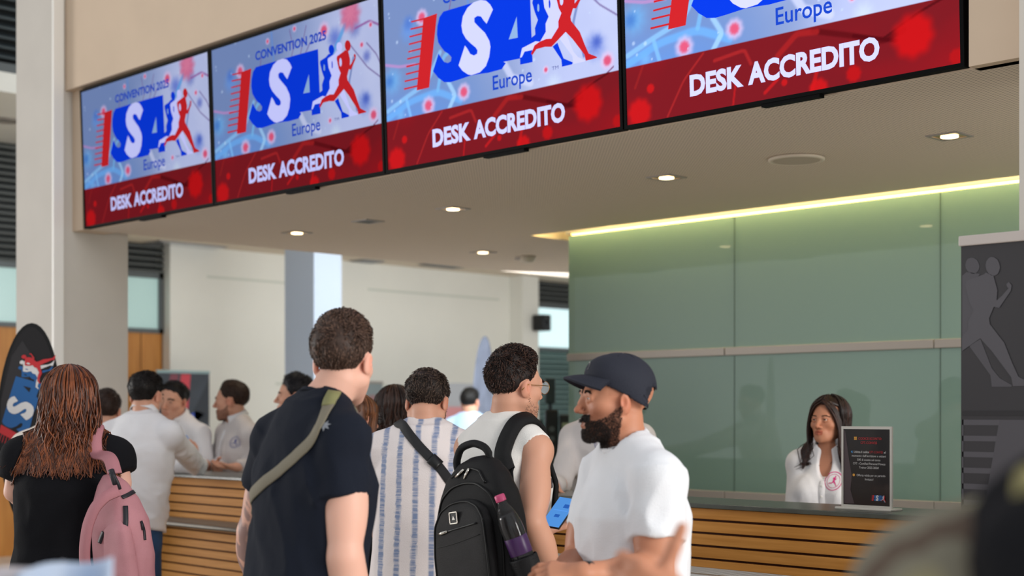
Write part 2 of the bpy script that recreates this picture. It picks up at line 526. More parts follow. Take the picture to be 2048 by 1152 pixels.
# cove: back lid over the slot
B('trim_1', (SX - 0.05, SY - 0.05, ZC + 0.27), (-1.5, 9.8, ZC + 0.30), mat('cove_paint', '#e6dcae', 0.8), kind='structure')
# fascia above and behind the screens
B('wall_front', (-8.30, 4.46, ZC), (-1.5, 4.60, 6.4), M_plaster, kind='structure')
B('trim_2', (-8.30, 4.33, 3.50), (-1.5, 4.46, 6.4), M_plaster, kind='structure')
B('trim_3', (-8.30, 4.38, ZC), (-8.17, 4.46, 3.50), M_plaster, kind='structure')
B('trim_4', (-2.25, 4.38, ZC), (-2.02, 4.46, 3.50), M_plaster, kind='structure')
# pillars
def pillar(name, x0, x1, y0, y1):
    mb = MB().box((x0, y0, 0), (x1, y1, 6.4))
    o = mb.build(name, M_pillar)
    tag(o, kind='structure')
    p = MB().box((x1 - 0.012, y0 - 0.012, 0), (x1 + 0.012, y0 + 0.055, 6.4)).build('corner_strip', mat('strip_white', '#ebe7e0', 0.5), o)
    return o
pillar('pillar_left', -8.82, -8.30, 4.26, 4.77)
pillar('pillar_right', -2.02, -1.50, 4.26, 4.77)

# --- green back-painted glass wall
M_green = mat('green_glass', '#718d80', 0.5, spec=0.5, coat=1.0)
M_green.node_tree.nodes['Principled BSDF'].inputs['Coat Roughness'].default_value = 0.02
M_joint = mat('glass_joint', '#3e5045', 0.6)
g = MB().box((-6.14, YG, 0), (-1.4, 6.72, ZC - 0.02)).box((-6.10, 6.72, 0), (-1.4, 9.0, ZC - 0.03)).build('wall_green', [M_green], None); tag(g, kind='structure')
jm = MB()
for x in (-4.85, -3.57, -2.29):
    jm.box((x - 0.0015, YG - 0.002, 0), (x + 0.0015, YG + 0.01, ZC - 0.02))
jm.build('panel_joint', M_joint, g)
for z, nm in ((1.83, 'rail_upper'), (1.005, 'rail_lower')):
    r = MB()
    for a, b_ in ((-6.14, -4.91), (-4.905, -3.60), (-3.595, -1.4)):
        r.box((a, YG - 0.02, z - 0.023), (b_, YG + 0.005, z + 0.023), 0.003)
    tag(r.build('trim_5' if z > 1.5 else 'trim_6', M_alu), kind='structure')
# cove lamp
ct = empty('cove_light', (-3.8, 6.95, ZC + 0.0), 0, 'long warm cove light strip hidden in the slot above the green glass wall', 'light')
o = MB().box((-2.5, -0.16, 0.02), (2.4, -0.10, 0.045), 0.004).build('channel', M_alu, ct)
o = MB().box((-2.45, -0.155, 0.008), (2.35, -0.105, 0.02)).build('diffuser', mat('cove_glow', '#ffe9a0', 0.5, emis='#ffd970', estr=5.0), ct)
cl = bpy.data.lights.new('cove_lamp', 'AREA'); cl.shape = 'RECTANGLE'; cl.size = 4.9; cl.size_y = 0.03; cl.energy = 46; cl.color = (1.0, .86, .42)
clo = bpy.data.objects.new('cove_lamp', cl); COL.objects.link(clo); clo.parent = ct; clo.location = (-.05, -.335, .16); clo.rotation_euler = (.0, 0, 0)

# --- downlights, loudspeaker, detector in the lowered ceiling
M_gold = mat('lamp_reflector', '#d8a860', 0.25, 1.0)
M_glow = mat('lamp_glow', '#fff0d0', 0.5, emis='#ffe2b0', estr=7.0)
def on_ceiling(px, py, zc=ZC):
    d = (zc - HC) * F / (HOR - py)
    p = cp(px, py, d)
    w = cam_to_world(*p); w.z = zc
    return w
def downlight(px, py, label, lit=True, zc=ZC, size=0.055):
    w = on_ceiling(px, py, zc)
    r = empty('downlight', w, 0, label, 'ceiling light', 'downlights in the lowered ceiling')
    fr = MB()
    s, t = size, size + 0.016
    for a, b_ in (((-t, -t, -0.006), (t, -s, 0.002)), ((-t, s, -0.006), (t, t, 0.002)), ((-t, -s, -0.006), (-s, s, 0.002)), ((s, -s, -0.006), (t, s, 0.002))):
        fr.box(a, b_)
    fr.build('frame', M_alu, r)
    bm = MB()
    if lit:
        bm.box((-s, -s, -0.003), (s, s, 0.0)).build('reflector', M_gold, r)
        MB().lathe([(0.036, -0.008), (0.036, -0.004), (0.02, -0.002)], n=16).build('bulb', M_glow, r)
        l = bpy.data.lights.new('downlight_beam', 'SPOT'); l.energy = 16; l.color = (1, 0.85, 0.65); l.spot_size = 2.0; l.spot_blend = 0.8; l.shadow_soft_size = 0.04
        lo = bpy.data.objects.new('beam', l); COL.objects.link(lo); lo.parent = r; lo.location = (0, 0, -0.02)
    else:
        bm.box((-s, -s, -0.002), (s, s, 0.0)).build('reflector', M_black, r)
    return r
downlight(594, 465, 'lit square downlight left of the unlit one, nearest the pillar')
downlight(906, 417, 'lit square downlight below the second screen from the right')
downlight(966, 504, 'lit square downlight near the smoke detector, far from the screens')
downlight(1333, 354, 'lit square downlight below the right end of the rightmost screen, left of the round loudspeaker')
downlight(1899, 271, 'lit square downlight right of the round ceiling loudspeaker, at the far right')
downlight(736, 442, 'dark unlit downlight in the lowered ceiling between two lit ones', False)
w = on_ceiling(1593, 316)
sp = empty('ceiling_speaker', w, 0, 'round flush white loudspeaker in the perforated ceiling', 'loudspeaker')
MB().lathe([(0.118, 0.0), (0.125, -0.004), (0.125, -0.012), (0.11, -0.016), (0.105, -0.012)], n=40).build('rim', mat('speaker_white', '#cfc3b2', 0.6), sp, True)
MB().lathe([(0.104, 0.0), (0.104, -0.013)], n=40).build('grille', mat('speaker_grille', '#b7aa9a', 0.8, bump=0.3, bscale=300), sp)
w = on_ceiling(1056, 512)
sp = empty('smoke_detector', w, 0, 'small white smoke detector with a side bracket on the lowered ceiling', 'smoke detector')
MB().lathe([(0.055, 0.0), (0.055, -0.02), (0.042, -0.045), (0.02, -0.05)], n=24).build('housing', mat('detector_white', '#cfc6b8', 0.5), sp, True)
MB().box((-0.12, -0.015, -0.02), (-0.05, 0.015, 0)).build('bracket', M_alu, sp)

# --- reception desk
def wood_material(name, c1, c2, sc):
    m = mat(name, c1, 0.6, var=0.3, vscale=4, stretch=sc, color2=c2, spec=0.25)
    return m
M_slat = wood_material('desk_wood', '#b97b35', '#cf9148', (0.7, 9, 16))
M_top = mat('desk_top', '#4a4d46', 0.3, var=0.1, vscale=20)
M_dark = mat('slat_backing', '#4a2410', 0.8)
desk = empty('reception_desk', (-5.0, Y0, 0), 0, 'long wooden slatted reception desk with dark top under the screens', 'desk')
x0, x1 = -2.95, 2.95
MB().box((x0, -0.02, 1.112), (x1, 0.32, 1.13), 0.003).build('desk_top', M_top, desk)
sl = MB()
z = 1.11
while z > 0.12:
    sl.box((x0, 0.0, z - 0.0405), (x1, 0.022, z), 0.0015)
    z -= 0.0497
sl.build('slat_front', M_slat, desk)
MB().box((x0, 0.022, 0.0), (x1, 0.06, 1.11)).build('backing', M_dark, desk)
MB().box((x0, 0.06, 0.0), (x1, 0.30, 0.10)).build('plinth', M_dark, desk)
MB().box((x0, 0.06, 0.72), (x1, 0.40, 0.745)).build('work_surface', mat('work_surface', '#c9c4ba', 0.5), desk)
for x in (x0, -1.0, 1.0, x1 - 0.03):
    MB().box((x, 0.06, 0.0), (x + 0.03, 0.38, 0.72)).build('side_panel', M_dark, desk)
# steel bag shelf on the front
sh = MB()
for k in range(7):
    y = -0.05 - 0.028 * k
    sh.tube([(x0 + 0.2, y, 0.885), (x1, y, 0.885)], 0.0055, 8)
sh.build('bag_shelf', M_steel, desk, True)
sh2 = MB().tube([(x0 + 0.2, -0.235, 0.875), (x1, -0.235, 0.875)], 0.016, 12)
sh2.build('front_rail', M_steel, desk, True)
for k in range(5):
    xx = x0 + 0.5 + k * 1.3
    MB().tube([(xx, 0.0, 0.80), (xx, -0.09, 0.855), (xx, -0.235, 0.875)], 0.009, 8).box((xx - 0.012, -0.004, 0.76), (xx + 0.012, 0.0, 0.86)).build('bracket', M_steel, desk, True)

# --- far facade
XF = -14.0
M_louv = mat('louvre_grey', '#5d605f', 0.5, 0.2)
M_void = mat('louvre_void', '#14191c', 0.7)
M_wood = mat('door_wood', '#ab6c25', 0.5, var=0.25, vscale=3, stretch=(6, 6, 0.6), color2='#bd7f36')
M_frame = mat('window_frame', '#55595a', 0.5, 0.2)
def daylight_pane(name, c, s):
    # frosted pane lit by the day outside
    return mat(name, c, 0.3, emis=c, estr=s)
B('wall_back', (-14.0, 8.48, 0), (-13.85, 14.0, 3.35), M_white, kind='structure')
pn = MB()
w0 = bpy.data.objects['wall_back']
for z, ya, yb in ((3.02, 8.96, 10.40), (3.02, 11.3, 13.6), (1.82, 9.9, 13.6)):
    pn.box((-13.852, ya, z - 0.012), (-13.845, yb, z + 0.012))
pn.build('panel_joint', mat('joint_grey', '#c2c5bb', 0.8), w0)
B('pillar_back', (-14.2, 13.80, 0), (-13.60, 14.12, 3.35), M_white, kind='structure')
B('wall_far', (-14.5, 1.0, 0), (-14.2, 19.0, 6.4), M_white, kind='structure')
def louvre(mb, y0, y1, z0, z1, pitch, x):
    z = z0 + pitch / 2
    while z < z1:
        mb.box((x - 0.05, y0, -0.010), (x + 0.045, y1, 0.010), 0, Matrix.Translation((0, 0, z)) @ Matrix.Translation((x, 0, 0)) @ Matrix.Rotation(0.5, 4, 'Y') @ Matrix.Translation((-x, 0, 0)))
        z += pitch
def bay(n, y0, y1, zl, glassc, gs, low):
    w = empty('window_%d' % n, (0, 0, 0)); tag(w, kind='structure')
    MB().box((-14.19, y0, 3.02), (-14.12, y1, zl)).build('louvre_backing', M_void, w)
    lv = MB(); louvre(lv, y0, y1, 3.03, zl, 0.068, XF); lv.build('louvre', M_louv, w)
    fr = MB()
    fr.box((-14.03, y0, 2.97), (-13.97, y1, 3.03)); fr.box((-14.03, y0, 2.36), (-13.97, y1, 2.41))
    fr.box((-14.03, y1 - 0.05, 2.36), (-13.97, y1, 3.03)); fr.box((-14.03, y0, 2.36), (-13.97, y0 + 0.05, 3.03))
    fr.build('window_frame', M_frame, w)
    MB().box((-14.03, y0, 2.41), (-14.0, y1, 2.97)).build('pane', daylight_pane('pane_glow_%d' % n, glassc, gs), w)
    return w
w1 = bay(1, 4.0, 8.47, 4.24, '#a9c6c2', 0.25, 'wood')
d1 = tag(MB().box((-14.08, 4.0, 0), (-14.0, 8.47, 2.36)).build('door_1', M_wood), kind='structure')
sm = MB()
for k in range(5): sm.box((-14.001, 4.6 + k * 0.9, 0), (-13.996, 4.61 + k * 0.9, 2.36))
sm.build('leaf_joint', mat('door_gap', '#6b4216', 0.8), d1)
w2 = bay(2, 14.12, 18.0, 3.5, '#cfeaee', 0.75, 'louvre')
d2 = empty('door_2', (0, 0, 0)); tag(d2, kind='structure')
MB().box((-14.19, 14.12, 0), (-14.12, 18.0, 2.36)).build('louvre_backing', mat('shutter_void', '#2c4744', 0.7), d2)
lv = MB(); louvre(lv, 14.12, 18.0, 0.1, 2.36, 0.072, XF); lv.build('louvre', mat('louvre_teal', '#77918f', 0.5, 0.1), d2)
# mezzanine slab and louvred screen at the far left
B('slab_gallery', (-14.2, 1.0, 4.25), (-11.78, 6.8, 4.42), M_white, kind='structure')
w3 = empty('window_3', (0, 0, 0)); tag(w3, kind='structure')
MB().box((-12.1, 1.0, 4.42), (-12.02, 6.8, 6.4)).build('louvre_backing', M_void, w3)
lv = MB(); louvre(lv, 1.0, 6.8, 4.45, 6.4, 0.085, -11.85); lv.build('louvre', mat('louvre_dark', '#3a4347', 0.5, 0.2), w3)
MB().box((-11.9, 1.0, 4.42), (-11.78, 6.8, 4.5)).build('sill', M_frame, w3)
w = on_ceiling(12, 240, 4.25)
r = empty('gallery_downlight', w, 0, 'round recessed downlight under the gallery at the far left', 'ceiling light')
MB().lathe([(0.14, 0.0), (0.14, -0.012), (0.10, -0.015), (0.09, 0.0)], n=28).build('ring', M_alu, r, True)
MB().lathe([(0.09, 0.0), (0.09, -0.006)], n=28).build('lens', mat('lens_grey', '#8d8a84', 0.3), r)
# ceiling over the far hall
B('ceiling_far', (-14.2, 7.4, 3.35), (-8.3, 19.0, 3.55), mat('far_ceiling', '#d9cbb8', 0.85), kind='structure')
def far_panel(px, py, sx, sy, name, label, m, cat):
    w = on_ceiling(px, py, 3.35)
    r = empty(name, w, 0, label, cat)
    MB().box((-sx, -sy, -0.02), (sx, sy, 0.0)).build('panel', m, r)
    MB().box((-sx - 0.02, -sy - 0.02, -0.01), (sx + 0.02, -sy, 0)).box((-sx - 0.02, sy, -0.01), (sx + 0.02, sy + 0.02, 0)).box((-sx - 0.02, -sy, -0.01), (-sx, sy, 0)).box((sx, -sy, -0.01), (sx + 0.02, sy, 0)).build('frame', M_alu, r)
far_panel(372, 489, 0.16, 0.42, 'ceiling_hatch', 'long glossy grey panel in the far ceiling beyond the pillar', mat('hatch_gloss', '#8c8d92', 0.15, coat=1), 'ceiling panel')
far_panel(735, 521, 0.12, 0.16, 'ceiling_lamp', 'grey square lamp in the far ceiling above the bluish daylit column', mat('lamp_grey', '#6f7378', 0.4), 'ceiling light')
far_panel(885, 530, 0.12, 0.28, 'ceiling_vent', 'long dark vent in the far ceiling, right of the grey square lamp', mat('vent_dark', '#5d6064', 0.5), 'air vent')
# free-standing whitish column, the bluish daylight on it painted into its colour
B('pillar_free', (-11.47, 8.31, 0), (-11.0, 8.645, 3.35), mat('column_daylight_tint', '#b3c0d2', 0.7), kind='structure')
# wall loudspeaker on the far pillar
p = cp(1066, 645, 19.35); w = cam_to_world(*p)
ws = empty('wall_speaker', (-13.60, 14.03, w.z), 0, 'small black loudspeaker mounted high on the white far pillar', 'loudspeaker')
MB().box((0.05, -0.09, -0.11), (0.24, 0.09, 0.11), 0.015).build('cabinet', M_black, ws)
MB().lathe([(0.07, 0.0), (0.065, 0.006), (0.03, -0.004), (0.01, 0.004)], Matrix.Translation((0.24, 0, 0.0)) @ Matrix.Rotation(math.pi / 2, 4, 'Y'), 20).build('driver', mat('driver_grey', '#3a3d40', 0.4), ws, True)
MB().box((0.0, -0.02, -0.03), (0.06, 0.02, 0.03)).build('bracket', M_alu, ws)
# ------------------------------------------------------------------ the four screens
def paint_picture(W=320, H=184):
    asp = 1.72
    u, v = np.meshgrid((np.arange(W)) / (W - 1), (np.arange(H)) / (H - 1))
    x = u * asp; y = v
    def C(*a): return np.array(a, float) / 255
    def mixto(img, col, a): return img * (1 - a[..., None]) + np.asarray(col) * a[..., None]
    sm = lambda a, b, t: np.clip((t - a) / (b - a), 0, 1) ** 2 * (3 - 2 * np.clip((t - a) / (b - a), 0, 1))
    n1 = vnoise(x * 5, y * 5, 0 * x, 3); n2 = vnoise(x * 14, y * 14, 0 * x, 5); n3 = vnoise(x * 40, y * 40, 0 * x, 9)
    img = np.zeros((H, W, 3)) + C(118, 140, 190)
    img = mixto(img, C(188, 198, 240), sm(0.25, 0.75, u + 0.12 * n1))
    img = mixto(img, C(96, 150, 232), 0.75 * sm(0.62, 0.2, v + 0.1 * n1) * sm(0.6, 0.1, u))
    img = mixto(img, C(215, 222, 250), 0.35 * sm(0.1, 0.9, n2 * 0.5 + 0.3) * sm(0.3, 0.8, u))
    def blob(img, cx, cy, r, col, soft=0.5, a=1.0, fuzz=0.15):
        ang = np.arctan2(y - cy, x - cx * asp)
        d = np.hypot(x - cx * asp, y - cy) / r + fuzz * np.sin(ang * 9 + cx * 50) * 0.5 + fuzz * n3 * 0.5
        return mixto(img, col, a * sm(1.0, 1 - soft, d))
    def line(img, P, w, col, a=0.8):
        P = np.array(P, float); P[:, 0] *= asp
        # smooth path
        t = np.linspace(0, len(P) - 1, 60)
        Q = np.stack([np.interp(t, np.arange(len(P)), P[:, i]) for i in (0, 1)], 1)
        ker = np.ones(9) / 9
        Q = np.stack([np.convolve(np.pad(Q[:, i], 4, mode='edge'), ker, 'valid') for i in (0, 1)], 1)
        d = np.full(x.shape, 9.0)
        for p, q in zip(Q, Q[1:]):
            b = q - p; h = np.clip(((x - p[0]) * b[0] + (y - p[1]) * b[1]) / (b @ b + 1e-9), 0, 1)
            d = np.minimum(d, np.hypot(x - p[0] - b[0] * h, y - p[1] - b[1] * h))
        return mixto(img, col, a * sm(w, w * 0.35, d))
    # blue fuzzy cells
    for cx, cy, r, col in ((.12, .76, .10, C(104, 150, 225)), (.12, .80, .06, C(80, 120, 205)), (.035, .50, .11, C(110, 175, 235)), (.02, .5, .06, C(70, 120, 200)),
                           (.76, .84, .09, C(96, 120, 215)), (.87, .86, .08, C(120, 135, 205)), (.91, .42, .10, C(110, 135, 220)), (.92, .44, .05, C(70, 95, 195)),
                           (.93, .68, .055, C(100, 115, 200)), (.75, .28, .075, C(205, 220, 245)), (.07, .3, .05, C(120, 180, 240))):
        img = blob(img, cx, cy, r, col, 0.95, 0.8, 0.06)
    # dendrites
    for P, w, col in (([(.0, .29), (.12, .36), (.25, .38), (.36, .30)], .028, C(110, 175, 245)), ([(.0, .33), (.1, .39), (.2, .44), (.27, .60)], .02, C(140, 195, 245)),
                      ([(.1, .38), (.12, .27)], .016, C(130, 190, 250)), ([(.3, .42), (.33, .34), (.3, .27)], .02, C(165, 210, 250)), ([(.55, .44), (.58, .36), (.66, .31)], .03, C(205, 212, 245)),
                      ([(.25, .38), (.28, .56), (.36, .62)], .018, C(120, 185, 240)), ([(.39, 1.0), (.40, .8), (.39, .6)], .013, C(105, 145, 215)),
                      ([(.82, .9), (.76, .78), (.70, .68)], .022, C(96, 165, 235)), ([(.86, .7), (.83, .55), (.87, .42)], .012, C(110, 130, 190)), ([(.8, .62), (.86, .45), (.87, .38)], .009, C(90, 110, 180)),
                      ([(.87, .86), (.95, .88), (1.0, .84)], .010, C(150, 90, 160)), ([(.84, .78), (.93, .62), (1.0, .54)], .006, C(110, 90, 150)), ([(.93, .76), (.98, .68), (1.0, .62)], .006, C(110, 90, 150)),
                      ([(.5, .98), (.52, .85), (.5, .78)], .005, C(120, 90, 150)), ([(.6, .97), (.56, .8)], .005, C(120, 90, 150)), ([(.33, .9), (.3, .72), (.31, .6)], .005, C(120, 90, 150)),
                      ([(.0, .60), (.07, .57), (.15, .56)], .012, C(190, 140, 200)), ([(.98, .3), (.9, .22)], .006, C(120, 70, 110)), ([(.62, .86), (.58, .78)], .006, C(110, 90, 160))):
        img = line(img, P, w, col)
    img = blob(img, .85, .95, .12, C(215, 110, 150), 0.6, 0.9, 0.1)
    img = blob(img, .85, .96, .07, C(225, 130, 165), 0.8, 0.8, 0.4)
    # red discs with a pale rim
    for cx, cy, r in ((.185, .81, .045), (.37, .345, .045), (.205, .315, .05), (.70, .905, .05), (.957, .335, .042), (.905, .755, .022), (.955, .855, .02), (.365, .945, .02), (.53, .97, .02), (.72, .36, .02), (.48, .64, .012)):
        img = blob(img, cx, cy, r * 1.35, C(225, 195, 235), 0.5, 0.75, 0.05)
        img = blob(img, cx, cy, r * 0.8, C(222, 84, 120), 0.6, 0.95, 0.05)
    for i in range(36):
        cx, cy = RNG.uniform(0, 1), RNG.uniform(.28, 1)
        img = blob(img, cx, cy, RNG.uniform(.006, .014), C(205, 225, 252), 0.6, 0.55, 0.0)
    # red band
    red = np.zeros_like(img) + C(122, 26, 34)
    red = mixto(red, C(165, 22, 30), sm(-0.3, 0.9, n1 + 0.5 * n2) * 0.7)
    keep = img; img = red
    for P, w, col in (([(.60, .26), (.72, .20), (.80, .15), (.86, .18)], .018, C(88, 14, 20)), ([(.72, .2), (.84, .14)], .012, C(80, 10, 18)), ([(.80, .16), (.9, .24), (.97, .28)], .008, C(80, 14, 20)),
                      ([(.3, .22), (.4, .24), (.42, .17)], .012, C(175, 40, 42)), ([(.5, .18), (.56, .26), (.62, .25)], .02, C(170, 34, 36)), ([(.14, .0), (.2, .16), (.27, .27)], .008, C(170, 40, 42)),
                      ([(.36, .0), (.37, .1)], .008, C(190, 30, 34)), ([(.06, .27), (.03, .17)], .01, C(150, 34, 36)), ([(.46, .03), (.5, .08)], .012, C(200, 30, 34)), ([(.6, .0), (.62, .1)], .014, C(190, 28, 30))):
        img = line(img, P, w, col, 0.75)
    for cx, cy, r, col in ((.88, .15, .115, C(206, 20, 24)), (.045, .05, .085, C(205, 24, 28)), (.085, .155, .028, C(205, 26, 30)), (.62, .0, .06, C(205, 24, 28)), (.72, .04, .045, C(190, 22, 26)), (.52, .06, .02, C(200, 26, 30)), (.99, .03, .04, C(180, 22, 26))):
        img = blob(img, cx, cy, r, col, 0.45, 0.85, 0.06)
    bandm = v < 0.274
    out = np.where(bandm[..., None], img, keep)
    out = np.clip(out, 0, 1)
    return np.where(out <= 0.04045, out / 12.92, ((out + 0.055) / 1.055) ** 2.4)

PIC = paint_picture()
def picture_mesh(w, h):
    H, W = PIC.shape[:2]
    gx, gz = np.meshgrid(np.linspace(0, w, W), np.linspace(0, h, H))
    V = np.stack([gx.ravel(), np.zeros(W * H), gz.ravel()], 1)
    i = np.arange(W * H).reshape(H, W)
    Q = np.stack([i[:-1, :-1].ravel(), i[:-1, 1:].ravel(), i[1:, 1:].ravel(), i[1:, :-1].ravel()], 1)
    me = np_mesh('picture', V, Q)
    at = me.color_attributes.new('picture', 'FLOAT_COLOR', 'POINT')
    at.data.foreach_set('color', np.concatenate([PIC.reshape(-1, 3), np.ones((W * H, 1))], 1).astype(np.float32).ravel())
    return me

def logo(parent, fn, M, runners=True, holes=None, name='logo'):
    """the mark of a red bar, a blue block with a pale letter and three runners; fn(u,v,layer)"""
    def P(nm, polys, layer, m, th=0):
        mb = MB()
        for p in polys: mb.poly(p, lambda u, v, w: fn(u, v, layer), 0)
        return mb.build(nm, m, parent)
    L = LOGO
    P(name + '_bar', [L['bar']] + L['dash'], 2, M['red'])
    P(name + '_block', [L['blue'], L['brun'], L['bhead'], L['bleg']], 1, M['blue'])
    P(name + '_opening', [L['hole'], L['bhole']], 2, M['hole'])
    P(name + '_white_runner', [L['wrun'], L['whead'], L['wleg']], 3, M['white'])
    P(name + '_red_runner', [L['rrun'], L['rhead']], 5, M['red'])
    P(name + '_red_opening', [L['rhole']], 6, M['white'])
    P(name + '_blue_opening', [L['whole']], 4, M['blue'])
    P(name + '_letter', [L['ess']], 3, M['white'])

EDGE = [-8.155, -6.705, -5.24, -3.745, -2.263]
M_bezel = mat('bezel_black', '#040405', 0.7, spec=0.1)
VIEW_GAIN = [0.80, 0.86, 1.12, 1.22]  # viewing-angle dimming put into each screen's fixed brightness, left to right
SLAB = ['leftmost of the four wall screens, smallest in view, beside the left pillar', 'second wall screen from the left, whole running-figure logo in view',
        'third wall screen from the left, top of its logo cut by the picture edge', 'rightmost wall screen, only the foot of its logo above the red band']
SH = 0.858
for i in range(4):
    xa, xb = EDGE[i] + 0.004, EDGE[i + 1] - 0.004
    w = xb - xa
    s = empty('display_screen', (xa, Y0 - 0.012, ZC + 0.004), 0, SLAB[i], 'screen', 'row of lit screens over the desk')
    s.rotation_euler = (math.radians(2.2), 0, 0)
    bz = 0.014
    MB().box((0, 0.004, 0), (w, 0.05, SH), 0.004).build('cabinet', M_bezel, s)
    fr = MB()
    fr.box((0, -0.006, 0), (w, 0.006, bz)); fr.box((0, -0.006, SH - bz), (w, 0.006, SH)); fr.box((0, -0.006, bz), (bz, 0.006, SH - bz)); fr.box((w - bz, -0.006, bz), (w, 0.006, SH - bz))
    fr.box((w * 0.45, -0.002, -0.012), (w * 0.62, 0.03, 0))
    fr.build('bezel', M_bezel, s)
    pw, ph = w - 2 * bz, SH - 2 * bz
    g = VIEW_GAIN[i]
    po = link('picture', picture_mesh(pw, ph), emat('screen_picture_%d' % i, 'attr', g), s)
    po.location = (bz, -0.001, bz)
    SM = dict(red=emat('screen_red_%d' % i, '#c8242a', g * 1.0), blue=emat('screen_blue_%d' % i, '#0a3ae0', g * 1.0), white=emat('screen_white_%d' % i, '#c3c6fb', g * 1.15), hole=emat('screen_hole_%d' % i, '#8fb2e0', g * 1.0))
    fn = lambda u, v, l: (bz + u * pw, -0.0015 - 0.0005 * l, bz + v * ph)
    logo(s, fn, SM)
    t2 = lambda u, v: fn(u, v, 2)
    text_fit('convention_text', 'CONVENTION 2025', t2, .287, .713, .848, .902, emat('screen_ink_%d' % i, '#1b45c4', g), s, 0.030)
    text_fit('region_text', 'Europe', t2, .499, .664, .318, .393, emat('screen_ink_%d' % i, '#1b45c4', g), s, 0.012)
    text_fit('desk_text', 'DESK', t2, .221, .396, .084, .174, SM['white'], s, 0.044)
    text_fit('desk_text', 'ACCREDITO', t2, .410, .792, .084, .174, SM['white'], s, 0.044)
    text_fit('mark_text', 'TM', t2, .745, .771, .350, .368, emat('screen_ink2_%d' % i, '#5a62a8', g), s, 0.0)
# ------------------------------------------------------------------ people: continuous figures grown from distance fields (camera frame, then turned with the root)
def rotz(a): c, s = math.cos(a), math.sin(a); return np.array([[c, -s, 0], [s, c, 0], [0, 0, 1.]])
def rotx(a): c, s = math.cos(a), math.sin(a); return np.array([[1, 0, 0], [0, c, -s], [0, s, c]])
def roty(a): c, s = math.cos(a), math.sin(a); return np.array([[c, 0, s], [0, 1, 0], [-s, 0, c]])
def unit(v): v = np.asarray(v, float); return v / (np.linalg.norm(v) + 1e-9)
def lerp(a, b, t): return np.asarray(a) * (1 - t) + np.asarray(b) * t
def frame_z(d, ref=(0, 1, 0)):
    z = unit(d); x = np.cross(ref, z)
    if np.linalg.norm(x) < 1e-3: x = np.cross((1, 0, 0.2), z)
    x = unit(x); return np.stack([x, np.cross(z, x), z], 1)
class Custom:
    def __init__(s, fn, lo=None, hi=None): s.fn = fn; s.lo = None if lo is None else _v(lo); s.hi = None if hi is None else _v(hi)
    def d(s, x, y, z): return s.fn(x, y, z)

def tufts(P, D, L, r0, bend=None, seg=2, sides=3, tip=0.1):
    """many small tapered hairs: roots P, directions D, lengths L"""
    n = len(P); L = np.broadcast_to(np.asarray(L, float), (n,))
    D = D / (np.linalg.norm(D, axis=1, keepdims=True) + 1e-9)
    C = [P + D * (L * k / seg)[:, None] + (0 if bend is None else bend * (L * (k / seg) ** 2)[:, None]) for k in range(seg + 1)]
    return strands(np.stack(C, 1), r0, tip, sides)
def strands(C, r0, tip=0.3, sides=4, flat=1.0):
    """C (n, m, 3) centre lines -> tubes"""
    n, m, _ = C.shape
    T = np.gradient(C, axis=1); T /= np.linalg.norm(T, axis=2, keepdims=True) + 1e-9
    ref = np.array([0.31, 0.52, 0.79]); U = np.cross(T, ref); U /= np.linalg.norm(U, axis=2, keepdims=True) + 1e-9
    W = np.cross(T, U)
    r0 = np.broadcast_to(np.asarray(r0, float), (n,))
    prof = np.interp(np.linspace(0, 1, m), [0, 0.6, 1], [1, 0.85, tip])
    R = r0[:, None] * prof[None]
    V = []
    for k in range(sides):
        a = 2 * math.pi * k / sides
        V.append(C + U * (R * math.cos(a))[..., None] + W * (R * math.sin(a) * flat)[..., None])
    V = np.stack(V, 2)                                  # n, m, sides, 3
    idx = np.arange(n * m * sides).reshape(n, m, sides)
    a, b = idx[:, :-1], idx[:, 1:]
    Q = np.stack([a, np.roll(a, -1, 2), np.roll(b, -1, 2), b], -1).reshape(-1, 4)
    return V.reshape(-1, 3), Q

def surf_samples(V, Q, n, rng):
    a = np.linalg.norm(np.cross(V[Q[:, 1]] - V[Q[:, 0]], V[Q[:, 3]] - V[Q[:, 0]]), axis=1)
    f = rng.choice(len(Q), n, p=a / a.sum())
    u, w = rng.random((2, n))
    p = V[Q[f, 0]] * ((1 - u) * (1 - w))[:, None] + V[Q[f, 1]] * (u * (1 - w))[:, None] + V[Q[f, 2]] * (u * w)[:, None] + V[Q[f, 3]] * ((1 - u) * w)[:, None]
    return p

SKIN = dict(light='#dcab97', warm='#cd9980', tan='#ba8064', pink='#d8a08c', olive='#c4906e')

